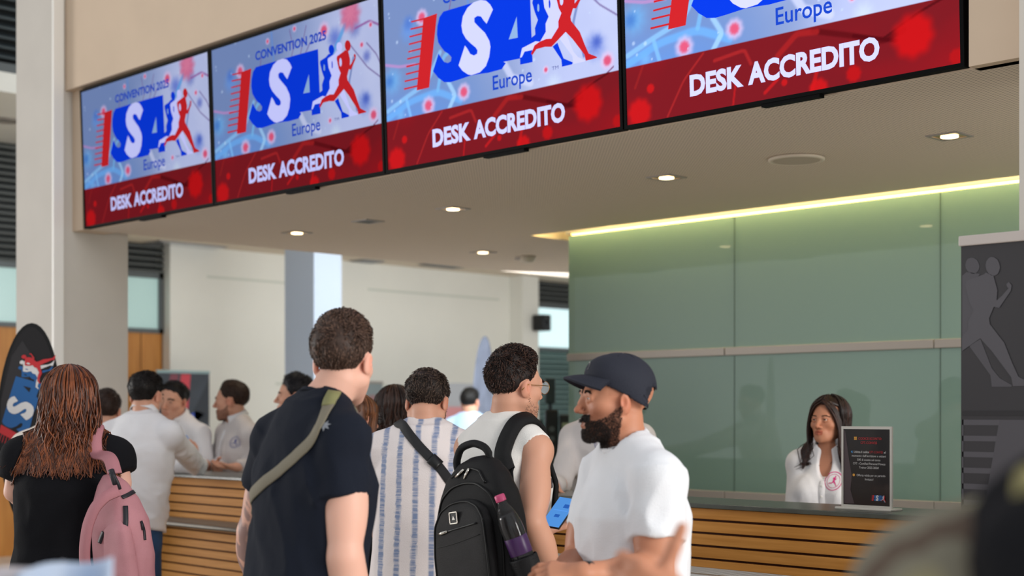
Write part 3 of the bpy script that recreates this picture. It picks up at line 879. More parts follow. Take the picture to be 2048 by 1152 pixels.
class Person:
    def __init__(s, label, head, hy=0, hp=0, hr=0, ty=0, lean=0.06, side=0.0, sc=1.0, fem=False, hf=0.02, skin='light', neck_drop=0.115, tw=None, nb=0.0, shb=.004, arm=1.0, hsc=1.0):
        s.armk = arm
        s.sc = sc; s.fem = fem; s.label = label; s.rng = np.random.default_rng(len(label) * 7 + int(head[0]) % 97)
        s.hc = cp(*head)
        s.D = head[2]
        s.Rh = rotz(math.radians(hy)) @ rotx(math.radians(hp)) @ roty(math.radians(hr))
        Rt = rotz(math.radians(ty))
        up = unit(np.array([0, 0, 1.]) + Rt[:, 1] * lean + Rt[:, 0] * side)
        fwd = unit(Rt[:, 1] - up * (Rt[:, 1] @ up)); right = np.cross(fwd, up)
        s.Rt = np.stack([right, fwd, up], 1)
        s.N = s.hc + np.array([0, 0, -neck_drop * sc]) - s.Rt[:, 1] * hf * sc + s.Rt[:, 0] * nb
        s.L = 0.56 * sc
        s.P = s.N - up * s.L
        s.hs = sc * hsc * (0.955 if fem else 1.0)
        s.sw = (0.150 if fem else 0.172) * sc
        if tw: s.sw = tw * sc
        s.Sh = {'R': s.T(s.sw, -shb, -0.095), 'L': s.T(-s.sw, -shb, -0.095)}
        s.E, s.W, s.HD, s.HN, s.HQ = {}, {}, {}, {}, {}
        base = np.array([s.P[0], s.P[1], 0.0])
        s.base = base
        s.root = empty('person', cam_to_world(*base), math.pi / 4, label, 'person')
        s.skin = skin
        s.tints = []
        for q in 'LR': s.arm(q)
    # helpers
    def T(s, x, y, z):  # torso-frame point relative to the neck base
        return s.N + s.Rt @ np.array([x, y, z * s.sc])
    def H(s, p): return s.hc + s.Rh @ (np.asarray(p, float) * s.hs)
    def hl(s, P): return ((np.asarray(P) - s.hc) @ s.Rh) / s.hs
    def arm(s, q, e=None, w=None, hd=None, hn=None, curl=0.35, fine=False, thumb=1.0):
        k = 1 if q == 'R' else -1
        if e is None: e = s.Sh[q] + s.Rt[:, 0] * k * 0.05 + np.array([0, 0, -0.285 * s.sc]) - s.Rt[:, 1] * 0.02
        if w is None: w = e + np.array([0, 0, -0.24 * s.sc]) + s.Rt[:, 1] * 0.08
        s.E[q], s.W[q] = np.asarray(e, float), np.asarray(w, float)
        s.HD[q] = unit(w - e) if hd is None else unit(hd)
        s.HN[q] = unit(-s.Rt[:, 0] * k) if hn is None else unit(hn)
        s.HQ[q] = (curl, fine, thumb)
    def put(s, name, V, Q, m, parent=None, smooth=True, T=None):
        me = np_mesh(name, np.asarray(V) - s.base, Q, T)
        return link(name, me, m, parent if parent is not None else s.root, smooth)
    # ---- body
    def head_prims(s, f):
        H, k = s.H, s.hs
        R = s.Rh
        def el(c, r, kk, cut=False, rot=None):
            p = Ell(H(Z(c)), np.array(r) * k, R if rot is None else R @ rot)
            (f.cut if cut else f.add)(p, kk)
        def co(a, b, ra, rb, kk, cut=False): (f.cut if cut else f.add)(Cone(H(Z(a)), H(Z(b)), ra * k, rb * k), kk)
        n = 0.90 if s.fem else 1.0
        zf = .90 if s.fem else 1.0
        Z = lambda q: (q[0], q[1], q[2] * zf if q[2] < -.03 else q[2])
        el((0, -.012, .045), (.0755, .098, .080), .01)
        el((0, .034, -.008), (.063 * n, .062, .086), .03)
        for x in (-1, 1):
            el((x * .043, .052, -.016), (.024, .028, .022), .02)
            co((x * .054 * n, .004, -.045), (x * .022, .066, -.092), .022, .017, .028)
        el((0, .081, -.099), (.021 * n, .016, .016), .018)
        el((0, .080, -.064), (.030, .018, .024), .018)
        co((-.036, .083, .026), (.036, .083, .026), .0115 if not s.fem else .0075, .0115 if not s.fem else .0075, .016)
        for x in (-1, 1): el((x * .031, .108, .011), (.018, .017, .0095), .011, True)
        co((0, .094, .018), (0, .112, -.020), .0075, .010, .010)
        el((0, .1175, -.026), (.0095, .0095, .0085), .008)
        for x in (-1, 1):
            el((x * .0125, .104, -.030), (.0068, .009, .0068), .006)
            co((x * .017, .0905, .0160), (x * .031, .0945, .0182), .0036, .0040, .005)
            co((x * .031, .0945, .0182), (x * .047, .0855, .0135), .0040, .0036, .005)
            co((x * .019, .0895, .0035), (x * .031, .0915, .0020), .0036, .0040, .005); co((x * .031, .0915, .0020), (x * .045, .0845, .0055), .0040, .0040, .005)
            co((x * .021, .0925, -.0585), (x * .004, .1005 + .001 * s.fem, -.0550), .0035 + .0008 * s.fem, .0052 + .001 * s.fem, .005)
            co((x * .018, .0920, -.0675), (0, .0985, -.0700), .0040, .0062, .006)
            el((x * .0785, -.010, -.002), (.0085, .018, .031), .008, False, rotz(math.radians(-x * 22)) @ rotx(math.radians(-12)))
            el((x * .090, -.004, .003), (.009, .009, .017), .005, True)
            el((x * .0755, .000, -.026), (.006, .009, .009), .006)
        co((-.020, .1030, -.0628), (.020, .1030, -.0628), .0022, .0022, .003, True)
    def make_body(s, base=0.009, hstep=0.0032, m=None, tone=None):
        f = Field()
        k = s.sc; fm = s.fem
        # trunk inside the clothes
        T = np.array([-.10, 0, .12, .25, .36, .44, .50, .555]) * k
        A = np.array([.150, .155, .130, .135, .145, .130, .10, .055]) * k * (0.92 if fm else 1)
        Bv = np.array([.098, .10, .088, .098, .10, .09, .072, .05]) * k * (0.92 if fm else 1)
        f.add(Loft(s.P, s.Rt, T, A, Bv), .02)
        rn = (.045 if fm else .0555) * k
        f.add(Cone(s.H((0, -.022, -.045)), s.N + s.Rt[:, 1] * .012, rn, rn * 1.1), .03)
        for q in 'LR':
            f.add(Cone(s.N + s.Rt[:, 1] * .0, s.Sh[q] + s.Rt[:, 2] * .006, rn * .74, .042 * k), .03)
        thin = (0.82 if fm else 1.0) * s.armk
        fines = [(s.hc + s.Rh @ _v([0, 0, 0]), np.array([.105, .105, .135]) * k + (np.abs(s.Rh[:, 1]) * .03), hstep)]
        for q in 'LR':
            S, E, W = s.Sh[q], s.E[q], s.W[q]
            f.add(Ell(S, np.array([.056, .056, .058]) * k * thin), .03)
            f.add(Cone(S, E, .049 * k * thin, .038 * k * thin), .02)
            f.add(Ell(lerp(S, E, .55) + s.Rt[:, 1] * .008, np.array([.044, .044, .09]) * k * thin, frame_z(E - S)), .03)
            f.add(Cone(E, W, .038 * k * thin, .0265 * k * thin), .015)
            f.add(Ell(lerp(E, W, .27), np.array([.044, .042, .085]) * k * thin, frame_z(W - E)), .02)
            s.hand_prims(f, q)
            if s.HQ[q][1]:
                c = W + s.HD[q] * .09 * k
                fines.append((c, np.array([.095, .095, .095]) * k, 0.0042))
        fines += getattr(s, 'fines', [])
        s.head_prims(f)
        s.body_f = f
        V, Q = mesh_field(f, base, fines)
        s.bV, s.bQ = V, Q
        o = s.put('body', V, Q, m or mat('skin_' + s.skin, SKIN[s.skin], 0.5, sss=0.12, attr='tint', spec=0.35))
        tint = s.tint(V, tone)
        at = o.data.color_attributes.new('tint', 'FLOAT_COLOR', 'POINT')
        at.data.foreach_set('color', np.concatenate([tint, np.ones((len(V), 1))], 1).astype(np.float32).ravel())
        return o
    def tint(s, V, tone=None):
        c = np.tile(np.array(lin(tone or SKIN[s.skin])), (len(V), 1))
        L = s.hl(V)
        x, y, z = np.abs(L[:, 0]), L[:, 1], L[:, 2]
        def blend(w, col): 
            nonlocal c
            w = np.clip(w, 0, 1)[:, None]; c = c * (1 - w) + c * np.array(col) * w
        g = lambda cx, cy, cz, r: np.exp(-(((x - cx) ** 2 + (y - cy) ** 2 + (z - cz) ** 2) / r ** 2))
        blend(g(.08, -.008, -.003, .028) * 0.8, (1.0, .72, .68))
        blend(g(0, .118, -.028, .02) * 0.6, (1.0, .78, .74))
        blend(g(.045, .075, -.03, .03) * 0.4, (1.0, .82, .78))
        zl = -.062 * (.9 if s.fem else 1); lips = ((y > .088) & (x < .0235 - .35 * np.abs(z - zl)) & (z > zl - .0125) & (z < zl + .0105)).astype(float)
        blend(lips * (0.9 if s.fem else .55), (.78, .46, .46) if s.fem else (.85, .6, .58))
        blend(vnoise(V[:, 0] * 25, V[:, 1] * 25, V[:, 2] * 25, 2) * .12, (.92, .84, .8))
        for fn, col, a in getattr(s, 'vt', []):
            blend(fn(V) * a, col)
        for fn, col, a in s.tints:
            blend(fn(L) * a, col)
        return c
    def hand_prims(s, f, q):
        W, d, n = s.W[q], s.HD[q], s.HN[q]
        curl, fine, tk = s.HQ[q]
        k = s.sc * (0.9 if s.fem else 1.0)
        n = unit(n - d * (n @ d))
        l = -np.cross(n, d) if q == 'R' else np.cross(n, d)
        f.add(Cone(W - d * .01, W + d * .025 * k, .025 * k, .024 * k), .012)
        lens = [.070, .078, .072, .056]
        for i in range(4):
            K = W + d * (.088 - .004 * abs(i - 1.2)) * k + l * (.0275 - .0182 * i) * k
            f.add(Cone(W + d * .018 * k + l * (.013 - .009 * i) * k, K, .0145 * k, .0112 * k), .012)
            p = K; ang = curl * (0.55 + 0.12 * i)
            dd = d + l * (.07 - .05 * i)
            for fr, r0, r1, da in ((.46, .0095, .0085, 1.0), (.30, .0085, .0077, 1.25), (.24, .0077, .0066, .8)):
                ang2 = ang
                v = unit(unit(dd) * math.cos(ang2) + n * math.sin(ang2))
                e = p + v * lens[i] * fr * k
                f.add(Cone(p, e, r0 * k, r1 * k), .0035)
                p = e; ang += curl * da
        a = W + d * .022 * k + l * .017 * k + n * .006 * k
        b = W + d * .052 * k + l * .036 * k + n * .014 * k
        f.add(Cone(a, b, .0165 * k, .0125 * k), .012)
        if isinstance(tk, tuple):
            v1 = unit(d * tk[0] + l * tk[1] + n * tk[2]); v2 = v1
        else: v1 = unit(d * .75 + l * .65 + n * .35 * tk); v2 = unit(d * .9 + l * .25 + n * .45 * tk)
        c = b + v1 * .034 * k
        e = c + v2 * .029 * k
        f.add(Cone(b, c, .0115 * k, .0098 * k), .006); f.add(Cone(c, e, .0098 * k, .0078 * k), .004)
    # ---- eyes, brows
    def eyes(s, iris='#4a3020', gaze=(0, 1, 0)):
        M = [mat('eye_white', '#e9e4df', 0.25), mat('iris_' + iris[1:], iris, 0.2), mat('pupil', '#050505', 0.1)]
        for x in (-1, 1):
            c = s.H((x * .031, .0818, .0112)); R = frame_z(s.Rh @ unit(gaze))
            r = (.0128 if s.fem else .0122) * s.hs
            mb = MB()
            prof = [(r * math.sin(a), -r * math.cos(a)) for a in np.linspace(0.05, math.pi - 0.03, 16)]
            mb.lathe(prof, None, 16)
            o = mb.build('eye', M, s.root, True)
            me = o.data
            for p in me.polygons:
                zz = p.center.z / r
                p.material_index = 2 if zz > .945 else (1 if zz > .80 else 0)
            V = np.array([v.co[:] for v in me.vertices]) @ R.T + c - s.base
            me.vertices.foreach_set('co', V.astype(np.float32).ravel()); me.update()
    def brows(s, color='#2a1a12', thick=1.0, n=90):
        P, D = [], []
        for x in (-1, 1):
            t = s.rng.random(n)
            p = np.stack([x * (.014 + .036 * t), np.full(n, .115), .0275 + .008 * np.sin(t * 2.4) - .006 * t + s.rng.normal(0, .0016 * thick, n)], 1)
            P.append(p); D.append(np.stack([np.full(n, x * 1.0), np.full(n, .25), .35 - t], 1))
        P = s.hc + (np.concatenate(P) * s.hs) @ s.Rh.T; D = np.concatenate(D) @ s.Rh.T
        P2 = s.body_f.shoot(P, np.tile(-s.Rh[:, 1], (len(P), 1)), 0.0004, 40)
        V, Q = tufts(P2, D, .009 * s.hs, .0009 * thick)
        s.put('eyebrows', V, Q, mat('hair_' + color[1:], color, 0.6))
    def fuzz(s, name, region, n, length, color, r=.0008, down=0.7, seed=3, out=0.5):
        """beard or stubble growing from the skin where region(local points) is true"""
        L = s.hl(s.bV); m = region(L)
        fq = m[s.bQ].all(1)
        if not fq.any(): return
        P = surf_samples(s.bV, s.bQ[fq], n, s.rng)
        G = s.body_f.grad(P)
        D = G * out + (s.Rh @ _v([0, .12, -1]))[None] * down + s.rng.normal(0, .25, P.shape)
        V, Q = tufts(P, D, length * s.rng.uniform(.6, 1.2, n), r)
        s.put(name, V, Q, mat('hair_' + color[1:], color, 0.6))
    # ---- short hair
    def short_hair(s, color, top=.022, sides=.008, n=2600, spike=.018, flow=(0, .5, .6), hl_=0.0, quiff=0.0, messy=0.35, nape=0.0, color2=None, fadeh=.06, back=.012, rad=.0016):
        H, k, R = s.H, s.hs, s.Rh
        f = Field()
        full = [Ell(H((0, -.014, .045)), np.array([.0755 + sides, .098 + back, .080 + top * .6]) * k, R), Ell(H((0, .005, .060)), np.array([.068 + sides * .6, .080, .063 + top]) * k, R)]
        if quiff: full.append(Ell(H((0, .055, .098)), np.array([.055, .038, .024 + quiff]) * k, R))
        skin_ = Ell(H((0, -.012, .045)), np.array([.0755, .098, .080]) * k, R)
        ys = np.array([-.14, -.09, -.06, -.035, -.028, .004, .010, .024, .030, .045, .060, .075, .09, .13])
        zs = np.array([-.055, -.060, -.058, -.045, .018, .030, .000, .000, .022, .045, .066, .076, .086, .10]) + hl_ * np.array([0, 0, 0, 0, 0, 0, 0, 0, 0, .4, .8, 1, 1, 1])
        zs[:4] += nape
        def above(x, y, z):
            px, py, pz = x - s.hc[0], y - s.hc[1], z - s.hc[2]
            ly = (px * R[0, 1] + py * R[1, 1] + pz * R[2, 1]) / k; lz = (px * R[0, 2] + py * R[1, 2] + pz * R[2, 2]) / k
            lx = np.abs(px * R[0, 0] + py * R[1, 0] + pz * R[2, 0]) / k
            lim = np.interp(np.asarray(ly).ravel(), ys, zs).reshape(np.shape(ly)) + np.where(ly > .05, .35 * np.maximum(0, lx - .035), 0) + np.where(ly < -.05, .5 * np.maximum(0, lx - .04), 0)
            return lz - lim
        def below(x, y, z): return (-above(x, y, z) * k * .8).astype(np.float32)
        def shape(x, y, z):
            d = full[0].d(x, y, z)
            for e in full[1:]: d = Field._mix('u', d, e.d(x, y, z), .02)
            w = np.clip(above(x, y, z) / fadeh, 0, 1); w = w * w * (3 - 2 * w)
            d0 = skin_.d(x, y, z) - .0022
            return (d0 + (d - d0) * w).astype(np.float32)
        f.add(Custom(shape, full[0].lo - .03, full[0].hi + .03), .004)
        f.keep(Custom(below), .006)
        f.disp = lambda x, y, z: .0025 * vnoise(x * 90, y * 90, z * 60, 4)
        V, Q = mesh_field(f, .0065, pad=.012)
        s.hair_f = f
        m = mat('hair_' + color[1:], color, 0.55, spec=0.3, var=0.35, vscale=60, coords='Object')
        o = s.put('hair', V, Q, m)
        P = surf_samples(V, Q, n, s.rng); G = f.grad(P)
        L = s.hl(P)
        up = np.clip((L[:, 2] - .03) / .08, 0, 1)
        fl = np.tile(_v(flow), (n, 1)); fl[:, 0] += 0.6 * np.sign(L[:, 0]) * (np.abs(L[:, 0]) / .08)
        dn = np.tile(_v((0, -.25, -1)), (n, 1))
        cn = np.stack([vnoise(P[:, 0] * 95, P[:, 1] * 95, P[:, 2] * 95, q) for q in (61, 62, 63)], 1)
        D = (fl * up[:, None] + dn * (1 - up)[:, None]) @ R.T * .9 + G * (.34 + .35 * up[:, None] * (spike / .018)) + cn * messy * 1.3 + s.rng.normal(0, .16, (n, 3))
        ed = np.clip(above(P[:, 0], P[:, 1], P[:, 2]) / .05, 0, 1)
        ln = spike * 1.35 * (.4 + .75 * up) * (.4 + .6 * ed) * s.rng.uniform(.5, 1.2, n)
        h2 = s.rng.random(n) < .5
        tf_ = lambda q: tufts((P - G * .001)[q], D[q], ln[q], (rad * (.5 + .5 * ed) * s.rng.uniform(.55, 1.1, n))[q], bend=(-G * .55 + (dn @ R.T) * .3)[q], seg=3)
        if color2 is None: h2[:] = True
        V2, Q2 = tf_(h2)
        if not h2.all():
            V3, Q3 = tf_(~h2)
            s.put('hair_strands', V3, Q3, m, o)
        m2 = m if color2 is None else mat('hair_' + color2[1:], color2, 0.5)
        s.put('hair_strands', V2, Q2, m2, o)
        return o
    # ---- long hair falling from a parting
    def long_hair(s, color, length=.36, n=420, wave=.010, freq=38, vol=.016, face=58, r=.0042, color2=None, seed=5, spread=.03, clear=None, base=True, front=0.0, tipf=0.35, locks=.22):
        rng = np.random.default_rng(seed)
        k = s.hs
        m = mat('hair_' + color[1:], color, 0.42, spec=0.5, var=0.45, vscale=45, stretch=(1, 1, .25))
        root = None
        if base:
            f = Field()
            f.add(Ell(s.H((0, -.018, .045)), np.array([.080 + vol * .5, .104 + vol * .4, .084 + vol * .4]) * k, s.Rh), .01)
            lowc = s.hc + np.array([0, 0, -length * .45]) - s.Rt[:, 1] * .055
            f.add(Loft(s.hc - s.Rt[:, 1] * .045 + np.array([0, 0, -length * .72]), s.Rt * 1.0, np.array([0, length * .35, length * .72, length * .72 + .06]), np.array([.050, .075, .078, .05]) * k, np.array([.022, .030, .055, .04]) * k), .03)
            def facecut(x, y, z):
                px, py, pz = x - s.hc[0], y - s.hc[1], z - s.hc[2]
                R = s.Rh
                ly = (px * R[0, 1] + py * R[1, 1] + pz * R[2, 1]) / k; lz = (px * R[0, 2] + py * R[1, 2] + pz * R[2, 2]) / k
                lx = np.abs(px * R[0, 0] + py * R[1, 0] + pz * R[2, 0]) / k
                lim = .002 + np.clip((lz - .055) / .055, 0, 1) * .085 - np.clip((lx - .02) / .05, 0, 1) * .010
                return ((ly - lim) * k).astype(np.float32)
            f.keep(Custom(facecut), .008)
            if clear is not None:
                f.cut(Custom(lambda x, y, z: np.asarray(clear(x, y, z) - .004)), .004) if False else None
            f.disp = lambda x, y, z: .003 * vnoise(x * 80, y * 80, z * 14, 6)
            V, Q = mesh_field(f, .008, pad=.015)
            root = s.put('hair', V, Q, m)
        mseg = 22
        C = []
        for i in range(n):
            az = math.radians(rng.uniform(face, 360 - face)); sd = 1 if az < math.pi else -1
            lift = vol * rng.uniform(.15, 1.0)
            a = np.array([.079, .103, .083]) + lift
            e0 = math.radians(rng.uniform(25, 88)); pts = []
            ln = length * rng.uniform(.80, 1.05)
            na = 7
            dirx, diry = -math.sin(az), math.cos(az)
            for j in range(na):
                e = e0 * (1 - j / (na - 1))
                pts.append(s.H((0, -.016, .042) + a * np.array([dirx * math.cos(e), diry * math.cos(e), math.sin(e)])))
            tail = pts[-1]
            outw = unit(s.Rh @ np.array([dirx, diry, 0])); outw[2] = 0
            back = -s.Rt[:, 1]
            cent = s.hc - s.Rt[:, 1] * .03
            for j in range(1, mseg - na + 1):
                t = j / (mseg - na)
                p = tail + np.array([0, 0, -ln * t]) + outw * spread * t * (1.2 - .6 * t) - (tail - cent) * np.array([1, 1, 0]) * .22 * math.sin(t * math.pi * .8) * (1 if front == 0 else .4)
                if front and diry > -.2: p = p + s.Rt[:, 1] * front * t
                pts.append(p)
            pts = np.array(pts)
            tt = np.linspace(0, 1, mseg); ph = rng.uniform(0, 6.3); fr = freq * length * rng.uniform(.7, 1.3) / .36 * .36
            amp = wave * np.clip((tt - .2) / .4, 0, 1) * rng.uniform(.6, 1.4)
            tang = np.array([-outw[1], outw[0], 0])
            pts = pts + tang * (amp * np.sin(fr * tt + ph))[:, None] + outw * (amp * .6 * np.cos(fr * tt + ph * 1.7))[:, None]
            C.append(pts)
        for i in range(int(n * locks)):
            sd = 1 if i % 2 else -1
            y0 = rng.uniform(.0, .082); z0 = .042 + (.083 + vol * .6) * math.sqrt(max(0.02, 1 - ((y0 + .016) / (.103 + vol * .6)) ** 2))
            g = rng.uniform(0, 1); b2 = 1 - g
            K = [(.003 * sd, y0, z0), (sd * (.030 + .010 * b2), .092 - .045 * b2 + vol * .3, .086 + .020 * b2), (sd * (.060 + .012 * b2), .075 - .045 * b2, .048 + .012 * b2), (sd * (.074 + vol * .4 + .006 * b2), .058 - .045 * b2, -.01), (sd * (.076 + vol * .6), .050 - .045 * b2, -.07), (sd * (.072 + vol * .6), .050 - .05 * b2, -.12)]
            pts = [s.H(q) for q in K]
            ln = length * rng.uniform(.30, .62)
            for q in range(1, 5): pts.append(pts[5] + np.array([0, 0, -ln * q / 4]) + s.Rh[:, 0] * sd * spread * q / 4 * 1.2)
            t = np.linspace(0, len(pts) - 1, mseg); pts = np.array(pts)
            pts = np.stack([np.interp(t, np.arange(len(pts)), pts[:, q]) for q in range(3)], 1)
            for _ in range(3): pts[1:-1] = (pts[:-2] + 2 * pts[1:-1] + pts[2:]) / 4
            tt = np.linspace(0, 1, mseg); ph = rng.uniform(0, 6.3)
            pts += (s.Rh[:, 0] * sd)[None] * (wave * np.clip((tt - .4) / .4, 0, 1) * np.sin(freq * length * tt + ph))[:, None] + rng.normal(0, .0025, 3)
            C.append(pts)
        n = len(C)
        C = np.array(C)
        if clear is not None:
            P = C.reshape(-1, 3)
            for _ in range(4):
                d = clear.at(P); msk = d < .006
                if not msk.any(): break
                P[msk] += clear.grad(P[msk]) * (.008 - d[msk])[:, None]
            C = P.reshape(C.shape)
        h1 = rng.random(n) < .5
        for sel, col in ((h1, color), (~h1, color2 or color)):
            if not sel.any(): continue
            V, Q = strands(C[sel], r * rng.uniform(.5, 1.15, sel.sum()), tipf, 4)
            mm = mat('strand_' + col[1:], col, 0.4, spec=0.5, var=0.3, vscale=30)
            o = s.put('hair_strands' if root is not None else 'hair', V, Q, mm, root)
            if root is None: root = o
        return root
    # ---- clothes
    def torso_profile(s, hem, ease):
        k = s.sc
        if s.fem:
            T = np.array([hem, 0, .13, .24, .34, .42, .49, .555]); A = np.array([.172, .168, .140, .152, .158, .142, .105, .06]); Bv = np.array([.122, .12, .10, .118, .128, .108, .082, .055])
        else:
            T = np.array([hem, 0, .13, .25, .36, .44, .50, .56]); A = np.array([.166, .165, .158, .165, .172, .155, .118, .066]); Bv = np.array([.118, .118, .112, .120, .124, .108, .084, .058])
        return T * k, A * k + ease, Bv * k + ease
    def shirt(s, m, name='shirt', hem=-.10, ease=.012, sleeve='short', frac=.56, sr=.066, amp=.006, base=.008, neck_r=.072, neck_front=.045, neck_up=.012, seed=1, loose=0.0, collar_open=0.0, fold=(16, 16, 5), bust=.0, belly=0.0, se=.041, armhole=False, extra=None, scol=None):
        k = s.sc
        f = Field()
        T, A, Bv = s.torso_profile(hem, ease)
        lo = np.array([1, 1, .9, .6, .25, 0, 0, 0]) * loose
        CY = np.array([0, 0, .0, .002, .002, -.006, -.012, -.012]) + belly * np.array([.6, 1, .8, .3, 0, 0, 0, 0])
        f.add(Loft(s.P, s.Rt, T, A + lo, Bv + lo * .8 + belly * np.array([.5, .8, .7, .3, 0, 0, 0, 0]), None, CY, 2.35), .02)
        if s.fem and bust:
            for x in (-1, 1): f.add(Ell(s.T(x * .075, .085, -.235), np.array([.066, .055 + bust, .07]), s.Rt), .04)
        for q in 'LR':
            x = 1 if q == 'R' else -1
            f.add(Cone(s.N + s.Rt[:, 0] * x * .03 + s.Rt[:, 2] * -.010, s.Sh[q] + s.Rt[:, 2] * .008, .063 * k, .052 * k + ease * .5), .035)
            S, E, W = s.Sh[q], s.E[q], s.W[q]
            if sleeve == 'none': continue
            f.add(Ell(S, np.array([.060, .060, .062]) * k + ease * .6), .03)
            la = np.linalg.norm(E - S)
            if sleeve == 'short':
                le = la * frac
                f.add(Loft(S, frame_z(E - S), [-.02, le * .5, le], [sr * k, sr * k + .003, sr * k + .004], [sr * k, sr * k + .003, sr * k + .004], None, None, 2.0), .022)
            else:
                f.add(Cone(S, E, .058 * k + ease * .5, se * k + .014), .025)
                wl = np.linalg.norm(W - E)
                f.add(Cone(E, lerp(E, W, .8), se * k + .014, .034 * k + .006), .015)
                f.add(Loft(E, frame_z(W - E), [wl * .5, wl * .97], [.042 * k, .036 * k], [.042 * k, .036 * k], None, None, 2.0), .012)
                f.cut(Loft(E, frame_z(W - E), [wl * .93, wl * .975], [.031 * k] * 2, [.031 * k] * 2, None, None, 2.0), .003)
        if sleeve == 'none' or armhole:
            for q in 'LR':
                x = 1 if q == 'R' else -1
                c = s.Sh[q] + s.Rt[:, 0] * x * .052 * k + s.Rt[:, 2] * -.055 * k
                f.cut(Ell(c, np.array([.066, .13, .125]) * k, s.Rt @ roty(x * .15)), .006)
        # neck opening, lower at the front
        tilt = math.atan2(neck_front + neck_up * 0 + .012, 2 * neck_r)
        Rn = s.Rt @ rotx(-tilt)
        s.neck_R = Rn; s.neck_r = neck_r * k; s.neck_o = s.N + s.Rt[:, 2] * (neck_up) + s.Rt[:, 1] * .010
        f.cut(Loft(s.neck_o, Rn, [0, .25], [neck_r * k] * 2, [neck_r * k] * 2, None, None, 2.0), .006)
        Rt, N = s.Rt, s.N
        def disp(x, y, z):
            px, py, pz = x - N[0], y - N[1], z - N[2]
            a = px * Rt[0, 0] + py * Rt[1, 0] + pz * Rt[2, 0]; b = px * Rt[0, 1] + py * Rt[1, 1] + pz * Rt[2, 1]; c = px * Rt[0, 2] + py * Rt[1, 2] + pz * Rt[2, 2]
            w = np.clip((-c - .02) / .15, .25, 1)
            n1 = vnoise(a * fold[0], b * fold[1], c * fold[2] + a * 4, seed)
            n2 = 1 - 2 * np.abs(vnoise(a * fold[0] * 1.5 + c * 7, b * fold[1] * 1.5, c * fold[2] * 2.0 + a * 6, seed + 7))
            n3 = 1 - 2 * np.abs(vnoise(a * fold[0] * 2.6 - c * 10, b * fold[1] * 2.6 + c * 8, c * fold[2] * 3.4, seed + 13))
            return np.minimum(amp * w * (.8 * n1 - .75 * n2 - .35 * n3 + .2), .45 * ease + .001)
        f.disp = disp
        if extra: extra(f)
        V, Q = mesh_field(f, base)
        s.shirt_f = f; s.sV, s.sQ = V, Q
        return s.put(name, V, Q, m)
    def neckband(s, m, r=.006, w=.011):
        P = []
        for a in np.linspace(0, 2 * math.pi, 40, endpoint=False):
            P.append(s.neck_o + s.neck_R @ np.array([s.neck_r * math.cos(a), s.neck_r * math.sin(a), -.002]))
        P = np.array(P + [P[0]])
        R = s.neck_R
        # flat band ring standing round the neck
        n = len(P) - 1
        V, Q = [], []
        for i in range(n):
            o = unit(P[i] - s.neck_o); u = R[:, 2]
            for du, dv in ((-.5, 0), (-.4, 1), (.4, 1), (.5, 0)):
                V.append(P[i] + o * (r * du * 1.2 - .001) + u * (w * (dv - .55)) - o * (w * .25 * dv))
        for i in range(n):
            j = (i + 1) % n
            for k in range(4): Q.append((i * 4 + k, j * 4 + k, j * 4 + (k + 1) % 4, i * 4 + (k + 1) % 4))
        return s.put('collar', np.array(V), Q, m)
    def collar(s, m, h=.036, gap=20, r=.066, point=.03, up=.022, drop=.0, flare=.018):
        """turned-down shirt collar, open at the front"""
        k = s.sc
        A = np.linspace(math.radians(90 + gap), math.radians(450 - gap), 36)
        V, Q = [], []
        tilt = math.radians(-18)
        Rn = s.Rt @ rotx(tilt)
        o = s.N + s.Rt[:, 2] * up * k + s.Rt[:, 1] * .008
        for a in A:
            d = np.array([math.cos(a), math.sin(a), 0]); fr = max(0.0, math.sin(a)) ** 3
            rr = r * k * (1 + .05 * fr)
            for q, (dr, dz) in enumerate(((-.004, -.02), (-.002, h * .55), (.004, h * .66), (.010, h * .5), (flare + .004 * fr, -.008 - point * fr), (flare - .003, -.010 - point * fr), (.006, h * .4), (.0, -.02))):
                V.append(o + Rn @ (d * (rr + dr) + np.array([0, 0, dz - drop * fr])))
        n = len(A); c = 8
        for i in range(n - 1):
            for q in range(c): Q.append((i * c + q, (i + 1) * c + q, (i + 1) * c + (q + 1) % c, i * c + (q + 1) % c))
        return s.put('collar', np.array(V), Q, m)
    def trousers(s, m, name='trousers', shoes='#1a1a1c', waist=.02, hip=.165, leg=.075, foot=True, stance=.10, amp=.005, flare=0.0, shorts=False):
        k = s.sc
        f = Field()
        Rz = rotz(math.atan2(s.Rt[1, 0], s.Rt[0, 0]))
        P = s.P.copy()
        f.add(Loft(P - np.array([0, 0, .12 * k]), Rz, [0, .06 * k, .12 * k, (.12 + waist) * k], np.array([.16, hip, hip, .150]) * k + .006, np.array([.10, .122, .118, .108]) * k + .006), .02)
        feet = []
        for x in (-1, 1):
            hip_ = P + Rz @ np.array([x * .085 * k, 0, -.05 * k])
            ank = np.array([P[0], P[1], .07]) + Rz @ np.array([x * stance, .02, 0])
            kn = lerp(hip_, ank, .5) + Rz @ np.array([0, .025, 0])
            f.add(Cone(hip_, kn, .092 * k, .066 * k), .03)
            f.add(Cone(kn, ank, .064 * k, .050 * k + flare), .02)
            feet.append(ank)
        f.disp = lambda x, y, z: amp * vnoise(x * 22, y * 22, z * 9, 12)
        V, Q = mesh_field(f, .014)
        o = s.put(name, V, Q, m); s.trouser_f = f
        for ank in feet:
            g = Field()
            g.add(Ell(ank + Rz @ np.array([0, .03, -.03]), np.array([.045, .085, .045]) * k, Rz), .02)
            g.add(Ell(ank + Rz @ np.array([0, .11, -.045]), np.array([.046, .075, .032]) * k, Rz), .03)
            g.keep(Plane((0, 0, .001), (0, 0, -1)), .002)
            V, Q = mesh_field(g, .012)
            s.put('shoe', V, Q, mat('shoe_' + shoes[1:], shoes, 0.5))
        return o
